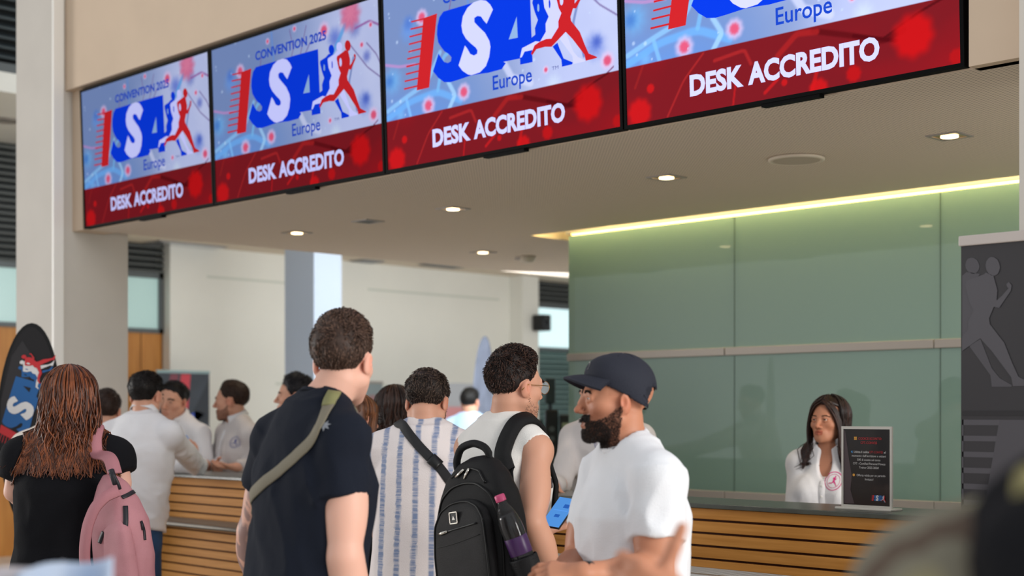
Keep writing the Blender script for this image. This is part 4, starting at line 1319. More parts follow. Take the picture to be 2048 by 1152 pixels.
    def ribbon(s, name, fld, pts, width, m, th=.003, off=.002, parent=None, n=48, snap=True, shift=None, ret=False):
        pts = np.asarray(pts, float)
        t = np.linspace(0, len(pts) - 1, n)
        P = np.stack([np.interp(t, np.arange(len(pts)), pts[:, i]) for i in range(3)], 1)
        for _ in range(6): P[1:-1] = (P[:-2] + 2 * P[1:-1] + P[2:]) / 4
        if snap:
            P, G = fld.snap(P, off)
            for _ in range(3):
                P[1:-1] = (P[:-2] + 2 * P[1:-1] + P[2:]) / 4; G[1:-1] = (G[:-2] + 2 * G[1:-1] + G[2:]) / 4
            lowd = fld.at(P); P = P + G * np.maximum(0, off - lowd)[:, None]
        else: G = np.tile(_v(shift if shift is not None else (0, -1, 0)), (n, 1))
        Tn = np.gradient(P, axis=0); Tn /= np.linalg.norm(Tn, axis=1, keepdims=True)
        S = np.cross(Tn, G); S /= np.linalg.norm(S, axis=1, keepdims=True)
        G = np.cross(S, Tn)
        w = np.broadcast_to(np.asarray(width, float), (n,))[:, None] / 2
        V = np.stack([P - S * w, P - S * w * .9 + G * th, P + S * w * .9 + G * th, P + S * w], 1).reshape(-1, 3)
        Q = []
        for i in range(n - 1):
            for k in range(4): Q.append((i * 4 + k, (i + 1) * 4 + k, (i + 1) * 4 + (k + 1) % 4, i * 4 + (k + 1) % 4))
        Q += [(0, 1, 2, 3), (n * 4 - 1, n * 4 - 2, n * 4 - 3, n * 4 - 4)]
        o = s.put(name, V, Q, m, parent)
        return (o, P, G, S) if ret else o
    def decal(s, name, polys, m, centre, R, size, off=.0015, parent=None):
        """flat shapes laid on the cloth: polys in 0..1, centre and axes (right, up, out) in the camera frame"""
        for nm, P, mm in polys:
            from mathutils.geometry import tessellate_polygon
            pl = P if isinstance(P[0][0], (tuple, list)) else [P]
            V, Tt = [], []
            for p in pl:
                b = len(V)
                V += [centre + R[:, 0] * (u - .5) * size + R[:, 1] * (v - .5) * size + R[:, 2] * .15 for u, v in p]
                Tt += [[b + i for i in t] for t in tessellate_polygon([[Vector((u, v, 0)) for u, v in p]])]
            V = s.shirt_f.shoot(np.array(V), np.tile(-R[:, 2], (len(V), 1)), off, 60)
            s.put(nm, V, None, mm, parent, False, Tt)

def ring_poly(r0, r1, n=40):
    """thin ring as short quads"""
    out = []
    for i in range(n):
        a, b = 2 * math.pi * i / n, 2 * math.pi * (i + 1) / n
        out.append([(.5 + r0 * math.cos(a), .5 + r0 * math.sin(a)), (.5 + r1 * math.cos(a), .5 + r1 * math.sin(a)), (.5 + r1 * math.cos(b), .5 + r1 * math.sin(b)), (.5 + r0 * math.cos(b), .5 + r0 * math.sin(b))])
    return out
# ------------------------------------------------------------------ the people
def cloth(name, c, rough=0.9, bump=0.25, bscale=350, var=0.05, **kw):
    return mat(name, c, rough, var=var, vscale=7, bump=bump, bscale=bscale, **kw)
M_blacktee = cloth('black_cotton', '#101014', spec=.2)
M_navytee = cloth('dark_navy_cotton', '#131824', spec=.25)
M_whitetee = cloth('white_cotton', '#dedfe3')
M_shirt = cloth('white_shirt_cloth', '#e4e2e4', 0.8)
M_shirt2 = cloth('pale_grey_shirt_cloth', '#cfc8c6', 0.8)
M_tank = cloth('white_tank_cloth', '#e6e2dd')
M_jeans = cloth('blue_denim', '#2c4a70', 0.9, 0.4, 500, var=0.3)
M_darktr = cloth('black_trouser_cloth', '#0b0b0e', spec=.15)
M_greytr = cloth('grey_trouser_cloth', '#34363c')
M_skyblue = cloth('sky_blue_cloth', '#a9c6e6')
M_web = cloth('khaki_webbing', '#7d7564', 0.8, 0.4, 700)
M_blackweb = cloth('black_webbing', '#17171a', 0.6, 0.4, 700)
M_button = mat('shirt_button', '#e8e6e2', 0.3)
EMB_BLUE = mat('emblem_blue', '#46519a', 0.7)
EMB_PINK = mat('emblem_pink', '#d02a7c', 0.7)
RUN = [LOGO['rrun'], LOGO['rhead']]
def run_polys(cx, cy, h):
    """the running figure alone, centred, of height h"""
    A = np.array(LOGO['rrun'] + LOGO['rhead']); lo, hi = A.min(0), A.max(0); asp = 1.72
    f = lambda p: (cx + (p[0] - (lo[0] + hi[0]) / 2) * asp * h / (hi[1] - lo[1]), cy + (p[1] - (lo[1] + hi[1]) / 2) * h / (hi[1] - lo[1]))
    return [[f(p) for p in P] for P in RUN]
def emblem(p, px, py, R, size, m):
    c = cp(px, py, p.D)
    # start on the shirt along the line of sight, then lie on it
    eye = np.array([0, 0, HC]); d = unit(c - eye)
    hit = p.shirt_f.shoot([c - d * .6], [d], 0, 120)[0]
    p.decal('emblem', [('emblem', ring_poly(.44, .48) + ring_poly(.33, .35) + run_polys(.5, .5, .52), m)], m, hit, R, size)

# --- man in dark tee with a khaki crossbody strap (foreground)
p = Person('tall man seen from behind in a dark navy tee with a khaki crossbody strap', (686, 727, 3.8), hy=-14, hp=-4, ty=-52, lean=.10, sc=1.0, hsc=.95, skin='light', hf=.062, nb=-.010, shb=.022, tw=.165, arm=1.15)
p.arm('R', cp(690, 1112, 3.58), cp(712, 1290, 3.66)); p.arm('L', cp(507, 1062, 4.02), cp(512, 1190, 4.2))
def inked(V, s=p):
    E, S, W = s.E['L'], s.Sh['L'], s.W['L']
    ds = np.min([np.linalg.norm(V - lerp(S, E, t), axis=1) for t in np.linspace(.5, 1, 8)] + [np.linalg.norm(V - lerp(E, W, t), axis=1) for t in np.linspace(0, 1, 8)], 0)
    nz = vnoise(V[:, 0] * 75, V[:, 1] * 75, V[:, 2] * 48, 41) + .5 * vnoise(V[:, 0] * 150, V[:, 1] * 150, V[:, 2] * 110, 42)
    return (ds < .065) * np.clip((nz - .05) / .35, 0, 1)
p.vt = [(inked, (.36, .40, .50), .85)]
p.fines = [(lerp(p.E['L'], p.Sh['L'], .2), np.array([.07, .07, .16]), .0055)]
p.tints.append((lambda L: ((L[:, 2] < -.03) & (L[:, 1] > .03)).astype(float), (.78, .72, .70), .35))
p.make_body(); p.eyes(); p.brows()
p.shirt(M_navytee, 'tee', hem=-.16, ease=.016, frac=.50, sr=.064, amp=.008, base=.006, neck_r=.069, neck_front=.05, loose=.012, se=.05)
p.neckband(M_navytee)
p.short_hair('#35251d', top=.030, sides=.008, n=6500, spike=.016, messy=.5, nape=.004, color2='#6a4f40', back=.012, fadeh=.075, rad=.0013)
p.trousers(M_greytr)
# pale printed mark on the shoulder blade
def star_polys(n=7):
    out = []
    for i in range(n):
        a = 2 * math.pi * i / n + .4
        out.append([(.5 + .5 * math.cos(a) * .9, .5 + .35 * math.sin(a)), (.5 + .18 * math.cos(a + .8), .5 + .14 * math.sin(a + .8)), (.5 + .1 * math.cos(a + 3), .5 + .1 * math.sin(a + 3)), (.5 + .18 * math.cos(a - .8), .5 + .14 * math.sin(a - .8))])
    return out
hit = p.shirt_f.shoot([cp(649, 851, 3.2)], [cp(649, 851, 3.2) - np.array([0, 0, HC])], 0, 120)[0]
g = p.shirt_f.grad([hit])[0]; rr = unit(np.cross((0, 0, 1), g))
p.decal('print', [('print', star_polys(), None)], None, hit, np.stack([rr, np.cross(g, rr), g], 1), .045) if False else None
pr = mat('print_grey', '#8f9299', 0.8)
p.decal('print', [('print', star_polys(), pr)], pr, hit, np.stack([rr, np.cross(g, rr), g], 1), .046)
navy = p
bag = empty('shoulder_bag', p.root.location, math.pi / 4, 'khaki crossbody strap bag worn by the man in the dark navy tee', 'bag')
keep_root = p.root; p.root = bag
front = p.P + p.Rt @ np.array([-.10, .20, .02])
path = [cp(672, 797, 3.72), cp(655, 806, 3.62), cp(618, 838, 3.55), cp(575, 890, 3.55), cp(542, 945, 3.62), cp(522, 995, 3.75), cp(517, 1040, 3.9), p.P + p.Rt @ np.array([-.17, .06, .10]), p.P + p.Rt @ np.array([-.12, .16, .05])]
path = [p.T(.055, .13, -.14), p.T(.062, .075, -.03), p.T(.060, .02, .02)] + path
p.ribbon('strap', p.shirt_f, path, .034, M_web, .003, .002, bag, 70)
f = Field(); f.add(RBox(p.P + p.Rt @ np.array([-.10, .19, -.02]), (.11, .035, .075), .02, p.Rt))
V, Q = mesh_field(f, .010); p.put('pouch', V, Q, M_web, bag)
o = p.ribbon('strap_patch', p.shirt_f, [cp(673, 797, 3.72), cp(664, 801, 3.68), cp(655, 806, 3.63)], .036, mat('strap_patch_green', '#7c7a50', 0.7), .005, .002, bag, 12)
p.root = keep_root

# --- man with cap
p = Person('bearded man in a dark blue baseball cap and plain white tee, hands together', (1233, 806, 3.87), hy=98, hp=2, ty=111, lean=.05, sc=.97, hsc=.95, skin='tan', hf=.035, nb=.0, arm=1.22)
p.arm('L', cp(1312, 1148, 3.68), cp(1166, 1148, 3.55), hd=(-.95, .1, .05), hn=(0, .6, -.8), curl=.5, fine=True)
p.arm('R', cp(1158, 1128, 4.0), cp(1118, 1158, 3.72), hd=(.2, -.8, -.1), hn=(.5, .2, -.9), curl=.6, fine=True)
p.tints.append((lambda L: np.clip((.0 - L[:, 2] - .25 * np.abs(L[:, 1] - .06)) / .03, 0, 1) * (L[:, 1] > .0) * (np.abs(L[:, 0]) < .075), (.55, .48, .46), .65))
p.tints.append((lambda L: ((L[:, 2] > .02) & (L[:, 1] < .04)).astype(float), (.80, .76, .75), .5))
p.make_body(); p.eyes('#2a1a10', (0.0, 1, .0)); p.brows('#150d0a', 1.1, 110)
beard = lambda L: ((L[:, 1] > -.002) & (L[:, 2] < np.interp(L[:, 1], [-.002, .02, .04, .06, .075, .12], [-.005, -.018, -.038, -.048, -.052, -.05])) & (L[:, 2] > -.135) & ~((L[:, 2] > -.078) & (L[:, 2] < -.050) & (np.abs(L[:, 0]) < .020) & (L[:, 1] > .08)))
p.fuzz('beard', beard, 8500, .0050, '#2a1d18', .00042, .7)
chin = lambda L: beard(L) & (L[:, 2] < -.045 - .9 * np.maximum(0, .062 - L[:, 1])) & (L[:, 1] > .025)
p.fuzz('beard', chin, 3200, .0070, '#241812', .0007, .7)
stache = lambda L: ((L[:, 1] > .078) & (L[:, 2] < -.036) & (L[:, 2] > -.056) & (np.abs(L[:, 0]) < .032))
p.fuzz('moustache', stache, 700, .009, '#1a110e', .0010, .9)
p.shirt(M_whitetee, 'tee', hem=-.17, ease=.014, frac=.62, sr=.068, amp=.009, base=.006, neck_r=.070, neck_front=.05, loose=.010, fold=(13, 13, 7), seed=5)
p.neckband(M_whitetee, .007, .016)
p.trousers(M_darktr)
# cap
M_cap = cloth('navy_cap_cloth', '#1b1e2b', 0.8)
cap = Field(); R = p.Rh; k = p.hs
cap.add(Ell(p.H((0, -.014, .050)), np.array([.086, .104, .098]) * k, R), .01); cap.add(Ell(p.H((0, .030, .085)), np.array([.070, .066, .054]) * k, R), .02); cap.add(Ell(p.H((0, -.04, .02)), np.array([.078, .066, .08]) * k, R), .02)
cap.keep(Plane(p.H((0, 0, .024)), R @ np.array([0.0, .50, -1.0])), .006)
cap.cut(Ell(p.H((0, -.014, .030)), np.array([.081, .103, .079]) * k, R), .004)
cap.disp = lambda x, y, z: .0015 * vnoise(x * 40, y * 40, z * 40, 8)
V, Q = mesh_field(cap, .0045)
capo = p.put('cap', V, Q, M_cap)
# brim
Vb, Qb = [], []
na, nr = 25, 9
for side in (0, 1):
    for i in range(na):
        a = math.radians(-66 + 132 * i / (na - 1))
        for j in range(nr):
            t = j / (nr - 1)
            x0, y0 = .085 * math.sin(a), -.014 + .107 * math.cos(a)
            ext = .066 * (math.cos(a * .95) ** .8 if math.cos(a * .95) > 0 else 0) + .002
            x, y = x0 * (1 + .06 * t), y0 + ext * t
            z = .071 + .010 * math.cos(a) - .010 * t * t - .34 * abs(x) * (abs(x) / .08) * (.35 + .65 * t) - side * .005
            Vb.append(p.H((x, y, z)))
n1 = na * nr
for s_ in (0, 1):
    for i in range(na - 1):
        for j in range(nr - 1):
            q = [s_ * n1 + i * nr + j, s_ * n1 + (i + 1) * nr + j, s_ * n1 + (i + 1) * nr + j + 1, s_ * n1 + i * nr + j + 1]
            Qb.append(q if s_ else q[::-1])
for i in range(na - 1):
    a_, b_ = i * nr + nr - 1, (i + 1) * nr + nr - 1
    Qb.append([a_, b_, n1 + b_, n1 + a_])
p.put('brim', np.array(Vb), np.array(Qb), M_cap, capo)
mb = MB(); mb.lathe([(.008, 0), (.007, .004), (.002, .006)], Matrix.Translation(Vector(p.H((0, -.014, .136)) - p.base)), 12); mb.build('cap_button', M_cap, capo, True)
# small pale mark on the cap front
dn_ = unit(R @ np.array([0, -.7, -.7])); pc = p.H((.0, .10, .118)) - dn_ * .2; hitc = cap.shoot([pc + R[:, 0] * u * .022 + unit(R @ np.array([0, -.7, .7])) * v * .012 for u, v in ((-1, -1), (1, -1), (1.1, .3), (.2, 1), (-.9, .4))], np.tile(dn_, (5, 1)), .0014, 80)
for aa in (0, 60, 120, 180, 240, 300):
    sp__ = cap.snap(np.array([p.H((.07 * math.sin(math.radians(aa)) * q, -.014 + .09 * math.cos(math.radians(aa)) * q, .138 - .075 * q ** 2.2)) for q in np.linspace(.06, 1.0, 14)]), .0002)[0]
    MB().tube([Vector(q - p.base) for q in sp__], .0011, 6).build('cap_seam', M_cap, capo, True)
p.put('cap_mark', hitc, None, mat('cap_mark', '#c9c6bd', 0.7), capo, False, [[0, 1, 2], [0, 2, 3], [0, 3, 4]])
# wrist watch
W, d = p.W['L'], p.HD['L']; fr = frame_z(p.W['L'] - p.E['L'])
mb = MB(); Mw = Matrix([list(fr[0]) + [0], list(fr[1]) + [0], list(fr[2]) + [0], [0, 0, 0, 1]]); Mw.translation = Vector(lerp(p.E['L'], p.W['L'], .95) - p.base)
mb.lathe([(.029, -.012), (.033, -.010), (.033, .010), (.029, .012)], Mw, 24); mb.build('wrist_watch', M_black, p.root, True)
capman = p

# --- tank-top man
p = Person('man in a white sleeveless top and gold glasses, carrying a black backpack', (1028, 777, 4.78), hy=-51, hp=-2, ty=-47, lean=.08, sc=1.0, skin='warm', hf=.02, nb=-.022, tw=.162, hsc=.97)
PH = cp(1119, 1026, 4.62)      # phone centre
p.arm('R', cp(1066, 1046, 4.52), cp(1120, 1172, 4.60))
p.arm('L', cp(1010, 1060, 5.02), cp(1080, 1062, 4.74), hd=(.72, .15, .20), hn=(-.35, -.25, .9), curl=.38, fine=True)
p.tints.append((lambda L: ((L[:, 2] < -.045) & (L[:, 1] > .02) & (L[:, 2] > -.13)).astype(float), (.80, .76, .75), .35))
p.make_body(); p.eyes('#3a2616'); p.brows('#1d1310', 1.3)
p.fuzz('stubble', lambda L: ((L[:, 1] > .0) & (L[:, 2] < np.interp(L[:, 1], [0, .03, .06, .1], [-.02, -.05, -.06, -.055])) & (L[:, 2] > -.125)), 900, .003, '#3b2a22', .0005)
p.shirt(M_tank, 'tank_top', hem=-.16, ease=.012, sleeve='none', amp=.004, base=.007, neck_r=.074, neck_front=.06, loose=.008)
p.short_hair('#1d1412', top=.026, sides=.001, n=6500, spike=.022, messy=.7, quiff=.014, flow=(.1, .7, .7), color2='#4a3025', nape=.010, back=.001, fadeh=.09)
p.trousers(M_greytr)
# glasses
M_gold2 = mat('gold_wire', '#b9924e', 0.25, 1.0)
M_lens = mat('lens_tint', '#d8d2a8', 0.05, trans=0.92, ior=1.05)
gl = empty('glasses', p.root.location, math.pi / 4); gl.parent = p.root; gl.location = (0, 0, 0); gl.rotation_euler = (0, 0, 0)
rim = MB()
for x in (-1, 1):
    ring = [Vector(p.H((x * .033 + .0255 * math.cos(a), .112 - .10 * (abs(x * .033 + .0255 * math.cos(a)) ** 1.7), .007 + .0225 * math.sin(a))) - p.base) for a in np.linspace(0, 2 * math.pi, 25)]
    rim.tube(ring, .0011, 6, False)
rim.tube([Vector(p.H(q) - p.base) for q in ((-.0085, .112, .012), (0, .116, .016), (.0085, .112, .012))], .0011, 6)
rim.build('rim', M_gold2, gl, True)
for x in (-1, 1):
    MB().tube([Vector(p.H(q) - p.base) for q in ((x * .058, .106, .012), (x * .072, .090, .012), (x * .0795, .03, .012), (x * .083, -.008, .012), (x * .080, -.03, -.008))], .0013, 6).build('temple', M_gold2 if True else M_black, gl, True)
    lens = MB(); cs = [(x * .033 + .0245 * math.cos(a), .0, .007 + .0215 * math.sin(a)) for a in np.linspace(0, 2 * math.pi, 24, endpoint=False)]
    vs = [lens.bm.verts.new(Vector(p.H((c[0], .1118 - .10 * abs(c[0]) ** 1.7, c[2])) - p.base)) for c in cs]; lens.bm.faces.new(vs)
    lens.build('lens', M_lens, gl)
tank = p

# --- striped shirt man
def stripes():
    m = cloth('striped_shirt_cloth', '#e4dad8', 0.8, 0.3, 300)
    nt = m.node_tree; L = nt.links.new; b = nt.nodes['Principled BSDF']
    at = nt.nodes.new('ShaderNodeAttribute'); at.attribute_name = 'weave'
    for l in list(b.inputs['Base Color'].links): nt.links.remove(l)
    n = nt.nodes.new('ShaderNodeTexNoise'); n.inputs['Scale'].default_value = 1.0; n.inputs['Detail'].default_value = 4
    tc = nt.nodes.new('ShaderNodeTexCoord'); mp = nt.nodes.new('ShaderNodeMapping'); mp.inputs['Scale'].default_value = (12, 12, 170)
    L(tc.outputs['Object'], mp.inputs[0]); L(mp.outputs[0], n.inputs['Vector'])
    mr = nt.nodes.new('ShaderNodeMapRange'); mr.inputs['From Min'].default_value = .42; mr.inputs['From Max'].default_value = .62
    L(n.outputs['Fac'], mr.inputs['Value'])
    mu = nt.nodes.new('ShaderNodeMath'); mu.operation = 'MULTIPLY'; 
    inv = nt.nodes.new('ShaderNodeMath'); inv.operation = 'MULTIPLY_ADD'; inv.inputs[1].default_value = -.45; inv.inputs[2].default_value = 1.0
    L(mr.outputs[0], inv.inputs[0]); L(at.outputs['Fac'], mu.inputs[0]); L(inv.outputs[0], mu.inputs[1])
    mx = nt.nodes.new('ShaderNodeMix'); mx.data_type = 'RGBA'; L(mu.outputs[0], mx.inputs['Factor'])
    mx.inputs[6].default_value = lin('#e4dad8') + (1,); mx.inputs[7].default_value = lin('#7a89a9') + (1,)
    L(mx.outputs[2], b.inputs['Base Color'])
    return m
p = Person('man seen from behind in a white shirt with blue vertical stripes', (854, 808, 5.6), hy=-10, hp=-24, ty=-6, lean=.12, sc=.99, skin='warm', hf=.045, neck_drop=.10)
p.arm('L', cp(760, 1040, 5.6), cp(775, 1120, 5.85)); p.arm('R', cp(955, 1040, 5.6), cp(940, 1110, 5.85))
p.make_body(); p.eyes(); p.brows()
p.fuzz('beard', lambda L: ((L[:, 1] > .0) & (L[:, 2] < np.interp(L[:, 1], [0, .03, .06, .1], [-.01, -.045, -.055, -.05])) & (L[:, 2] > -.13)), 1500, .006, '#2b211d', .0009)
so = p.shirt(stripes(), 'shirt', hem=-.20, ease=.022, frac=.9, sr=.072, amp=.006, base=.007, neck_r=.064, neck_front=.03, loose=.022, fold=(11, 11, 6), seed=9, neck_up=.016)
p.neckband(mat('striped_band', '#dfd6d4', 0.8), .006, .018)
V = p.sV; tl = (V - p.N) @ p.Rt
u = tl[:, 0] / .066 + .12
fr = np.abs(u - np.round(u)); wv = np.clip((.175 - fr) / .03, 0, 1)
at = so.data.color_attributes.new('weave', 'FLOAT_COLOR', 'POINT')
at.data.foreach_set('color', np.repeat(wv, 4).astype(np.float32)); 
p.short_hair('#241a15', top=.013, sides=.009, n=5600, spike=.020, messy=.55, nape=-.012, color2='#5d4a3e', back=.014)
p.trousers(M_darktr)
stripe = p
bag = empty('sling_bag', p.root.location, math.pi / 4, 'black sling bag on a diagonal strap over the striped shirt', 'bag')
pth = [p.T(-.10, .12, -.16), p.T(-.095, .07, -.05), cp(798, 842, 5.50), cp(812, 860, 5.45), cp(838, 893, 5.42), cp(868, 928, 5.42), cp(890, 958, 5.42), cp(925, 1000, 5.42), cp(955, 1040, 5.48)]
p.ribbon('strap', p.shirt_f, pth, .038, M_blackweb, .003, .003, bag, 60)
p.ribbon('buckle', p.shirt_f, [cp(862, 921, 5.42), cp(875, 936, 5.42)], .047, M_black, .008, .006, bag, 6)
f = Field(); f.add(RBox(p.T(.20, .17, -.40), (.08, .035, .07), .025, p.Rt)); V, Q = mesh_field(f, .012); p.put('pouch', V, Q, M_blackweb, bag)

# --- red-haired woman
p = Person('woman with long wavy red hair in a black tee, pink backpack on her shoulder', (139, 808, 5.3), hy=20, hp=-2, ty=6, lean=.04, sc=.97, fem=True, skin='light', hf=.015, tw=.172)
p.arm('L', cp(27, 985, 5.25), cp(75, 1020, 5.5)); p.arm('R', cp(243, 968, 5.28), cp(215, 1010, 5.56))
p.make_body(); p.eyes(); p.brows('#6a3018')
p.shirt(M_blacktee, 'tee', hem=-.14, ease=.030, frac=.60, sr=.066, amp=.005, base=.008, neck_r=.07, bust=.01, loose=.02)
p.neckband(M_blacktee)
p.trousers(M_darktr, hip=.19)
p.long_hair('#45200f', length=.31, n=1150, wave=.015, freq=42, vol=.034, face=50, r=.0037, color2='#7d4220', spread=.062, clear=p.shirt_f)
gl = MB()
gl.tube([Vector(p.H(q) - p.base) for q in ((-.058, .106, .012), (-.0795, .03, .012), (-.082, -.02, .004))], .0018, 6)
for x in (-1, 1):
    gl.tube([Vector(p.H((x * .033 + .024 * math.cos(a), .110, .005 + .019 * math.sin(a))) - p.base) for a in np.linspace(0, 2 * math.pi, 21)], .0018, 6, False)
gl.tube([Vector(p.H(q) - p.base) for q in ((.058, .106, .012), (.0795, .03, .012), (.082, -.02, .004))], .0018, 6)
gl.build('glasses', M_black, p.root, True)
red = p

# --- white shirt man at the desk
p = Person('man seen from behind in a white long-sleeved shirt and jeans, elbow on the desk', (292, 794, 7.5), hy=-14, hp=-8, ty=-18, lean=.22, sc=1.0, skin='warm', hf=.03)
p.arm('R', cp(396, 932, 8.0), cp(352, 932, 8.22), hd=(-.5, .7, 0), hn=(0, 0, -1)); p.arm('L', cp(232, 930, 7.9), cp(285, 934, 8.15))
p.make_body(hstep=.004); p.eyes(); p.brows()
p.shirt(M_shirt, 'shirt', hem=-.03, ease=.013, sleeve='long', amp=.009, base=.0075, neck_r=.060, neck_front=.02, neck_up=.014, loose=.014, fold=(12, 12, 11), seed=3)
p.collar(M_shirt, h=.040, up=.036, r=.060, flare=.016)
p.short_hair('#150f0d', top=.013, sides=.007, n=2600, spike=.018, messy=.5, nape=-.022)
p.trousers(M_jeans, waist=.03, hip=.160)
zz = MB(); f = Field(); 
T_, A_, B_ = p.torso_profile(-.02, .016)
f.add(Loft(p.P + p.Rt[:, 2] * -.025, p.Rt, [0, .036], [.182, .180], [.134, .132], None, [0, .0], 2.35), .01); V, Q = mesh_field(f, .009); p.put('belt', V, Q, M_black)
white = p

# --- staff behind the desk
p = Person('staff man facing us in a white shirt, leaning over the desk by the roll-up banner', (347, 804, 9.1), hy=163, hp=-6, hr=-6, ty=150, lean=.32, side=-.12, sc=1.0, skin='warm', hf=.04)
p.arm('R', cp(338, 935, 8.95), cp(352, 938, 8.75), hd=(.3, -.9, 0), hn=(0, 0, -1), fine=True); p.arm('L', cp(412, 934, 8.95), cp(396, 925, 8.72), hd=(-.25, -.45, .8), hn=(-.8, .4, .2), fine=True, curl=.3)
p.make_body(hstep=.0036); p.eyes('#2a1c14'); p.brows('#120c0a', 1.5)
p.fuzz('stubble', lambda L: ((L[:, 1] > .01) & (L[:, 2] < -.05) & (L[:, 2] > -.12)), 500, .003, '#3b2a22', .0006)
p.shirt(M_shirt, 'shirt', hem=-.05, ease=.013, sleeve='long', amp=.008, base=.009, neck_r=.066, neck_front=.05, loose=.012, seed=4)
p.collar(M_shirt, gap=24)
p.short_hair('#0f0b0a', top=.012, sides=.005, n=1800, spike=.016, messy=.4)
p.trousers(M_darktr)
MB().tube([Vector(cp(372, 872, 8.85) - p.base), Vector(cp(384, 893, 8.78) - p.base)], .007, 8).build('pen', mat('pen_blue', '#2f7fd0', 0.4), p.root) 
staff_a = p

p = Person('staff man in profile with short beard and white shirt with a blue round emblem', (464, 804, 9.0), hy=84, hp=-1, ty=128, lean=.06, sc=1.0, skin='warm', hf=.035)
p.arm('L', cp(508, 928, 8.88), cp(474, 934, 8.74), hd=(-.95, -.2, .05), hn=(0, -.2, 1), fine=True, curl=.3); p.arm('R', cp(434, 926, 9.1), cp(432, 934, 8.86))
p.tints.append((lambda L: ((L[:, 1] > .005) & (L[:, 2] < np.interp(L[:, 1], [0, .03, .06, .1], [-.01, -.04, -.05, -.045])) & (L[:, 2] > -.125)).astype(float), (.62, .55, .52), .6))
p.make_body(hstep=.0036); p.eyes('#3a2a1a'); p.brows('#2a1a12', 1.2)
p.fuzz('beard', lambda L: ((L[:, 1] > .0) & (L[:, 2] < np.interp(L[:, 1], [0, .03, .06, .1], [-.005, -.04, -.05, -.045])) & (L[:, 2] > -.125) & ~((L[:, 2] > -.076) & (L[:, 2] < -.052) & (np.abs(L[:, 0]) < .02))), 1400, .005, '#4a3020', .0008)
p.shirt(M_shirt2, 'shirt', hem=-.05, ease=.012, sleeve='long', amp=.007, base=.008, neck_r=.064, neck_front=.055, loose=.010, seed=8)
p.collar(M_shirt, gap=26, h=.042)
pk = [p.T(0, .16, -.06 - .06 * i) for i in range(8)]
hp_ = p.shirt_f.shoot(np.array(pk) + p.Rt[:, 1] * .1, np.tile(-p.Rt[:, 1], (8, 1)), 0, 60)
p.ribbon('placket', p.shirt_f, hp_, .034, M_shirt, .002, .001, None, 30)
bt = MB()
for q in hp_[1:6]:
    bt.lathe([(.006, 0), (.006, .003), (.002, .004)], Matrix.Translation(Vector(q + p.Rt[:, 1] * .004 - p.base)) @ Vector((0, 0, 1)).rotation_difference(Vector(p.Rt[:, 1])).to_matrix().to_4x4(), 10)
bt.build('buttons', M_button, p.root)
emblem(p, 470, 884, np.stack([-p.Rt[:, 0], p.Rt[:, 2], p.Rt[:, 1]], 1), .075, EMB_BLUE)
p.short_hair('#2e1f17', top=.016, sides=.003, n=2600, spike=.014, messy=.35, flow=(.2, .3, .8), back=.006, fadeh=.08, color2='#4a3326')
p.trousers(M_darktr)
staff_b = p

p = Person('staff man with spiky dark grey hair in profile, behind the dark-teed man', (590, 796, 8.6), hy=96, hp=2, ty=120, lean=.05, sc=1.0, skin='warm', hf=.03)
p.make_body(hstep=.004); p.eyes(); p.brows('#151010', 1.2)
p.shirt(M_shirt, 'shirt', hem=-.05, ease=.012, sleeve='long', amp=.005, base=.011, neck_r=.066, loose=.01)
p.collar(M_shirt)
p.short_hair('#17151a', top=.028, sides=.008, n=2400, spike=.030, messy=.9, flow=(0, .2, 1), color2='#3a383c')
p.trousers(M_darktr)

p = Person('staff person in a pale grey shirt half hidden behind the man in the cap', (1204, 792, 6.62), hy=112, hp=-4, ty=150, lean=.20, sc=1.0, skin='warm', hf=.03)
p.arm('R', cp(1118, 968, 6.55), cp(1108, 975, 6.30), hd=(-.2, -.9, 0), hn=(0, 0, -1)); p.arm('L', cp(1262, 965, 6.5), cp(1240, 975, 6.3))
p.make_body(hstep=.004); p.eyes(); p.brows('#20160f')
p.shirt(M_shirt2, 'shirt', hem=-.05, ease=.013, sleeve='long', amp=.006, base=.009, neck_r=.066, neck_front=.05, loose=.012, seed=14)
p.collar(M_shirt2, gap=24)
emblem(p, 1202, 885, np.stack([-p.Rt[:, 0], p.Rt[:, 2], p.Rt[:, 1]], 1), .07, EMB_BLUE)
p.short_hair('#1a1310', n=1500)
p.trousers(M_darktr)

p = Person('staff woman with long dark brown hair and open white shirt behind the desk', (1657, 845, 6.45), hy=138, hp=3, ty=152, lean=.03, sc=.92, fem=True, skin='tan', hf=.02)
p.arm('R', cp(1590, 1060, 6.42), cp(1605, 1090, 6.17)); p.arm('L', cp(1735, 1060, 6.32), cp(1700, 1090, 6.17))
p.make_body(hstep=.0028); p.eyes('#5a4a38', (.1, 1, .05)); p.brows('#24150e', .6, 70)
p.shirt(M_shirt, 'shirt', hem=-.08, ease=.012, sleeve='long', amp=.004, base=.007, neck_r=.060, neck_front=.09, loose=.004, bust=.012, seed=6, extra=lambda f: f.cut(Ell(p.T(0, .10, -.065), (.034, .07, .085), p.Rt), .006))
p.collar(M_shirt, gap=44, h=.040, r=.062, drop=.012, point=.046, flare=.030, up=.026)
pk = [p.T(0, .2, -.14 - .05 * i) for i in range(9)]
hp_ = p.shirt_f.shoot(np.array(pk), np.tile(-p.Rt[:, 1], (9, 1)), 0, 70)
p.ribbon('placket', p.shirt_f, hp_, .030, M_shirt, .002, .001, None, 30)
bt = MB()
for q in hp_[1:7]:
    bt.lathe([(.0055, 0), (.0055, .003), (.002, .004)], Matrix.Translation(Vector(q + p.Rt[:, 1] * .004 - p.base)) @ Vector((0, 0, 1)).rotation_difference(Vector(p.Rt[:, 1])).to_matrix().to_4x4(), 10)
bt.build('buttons', M_button, p.root)
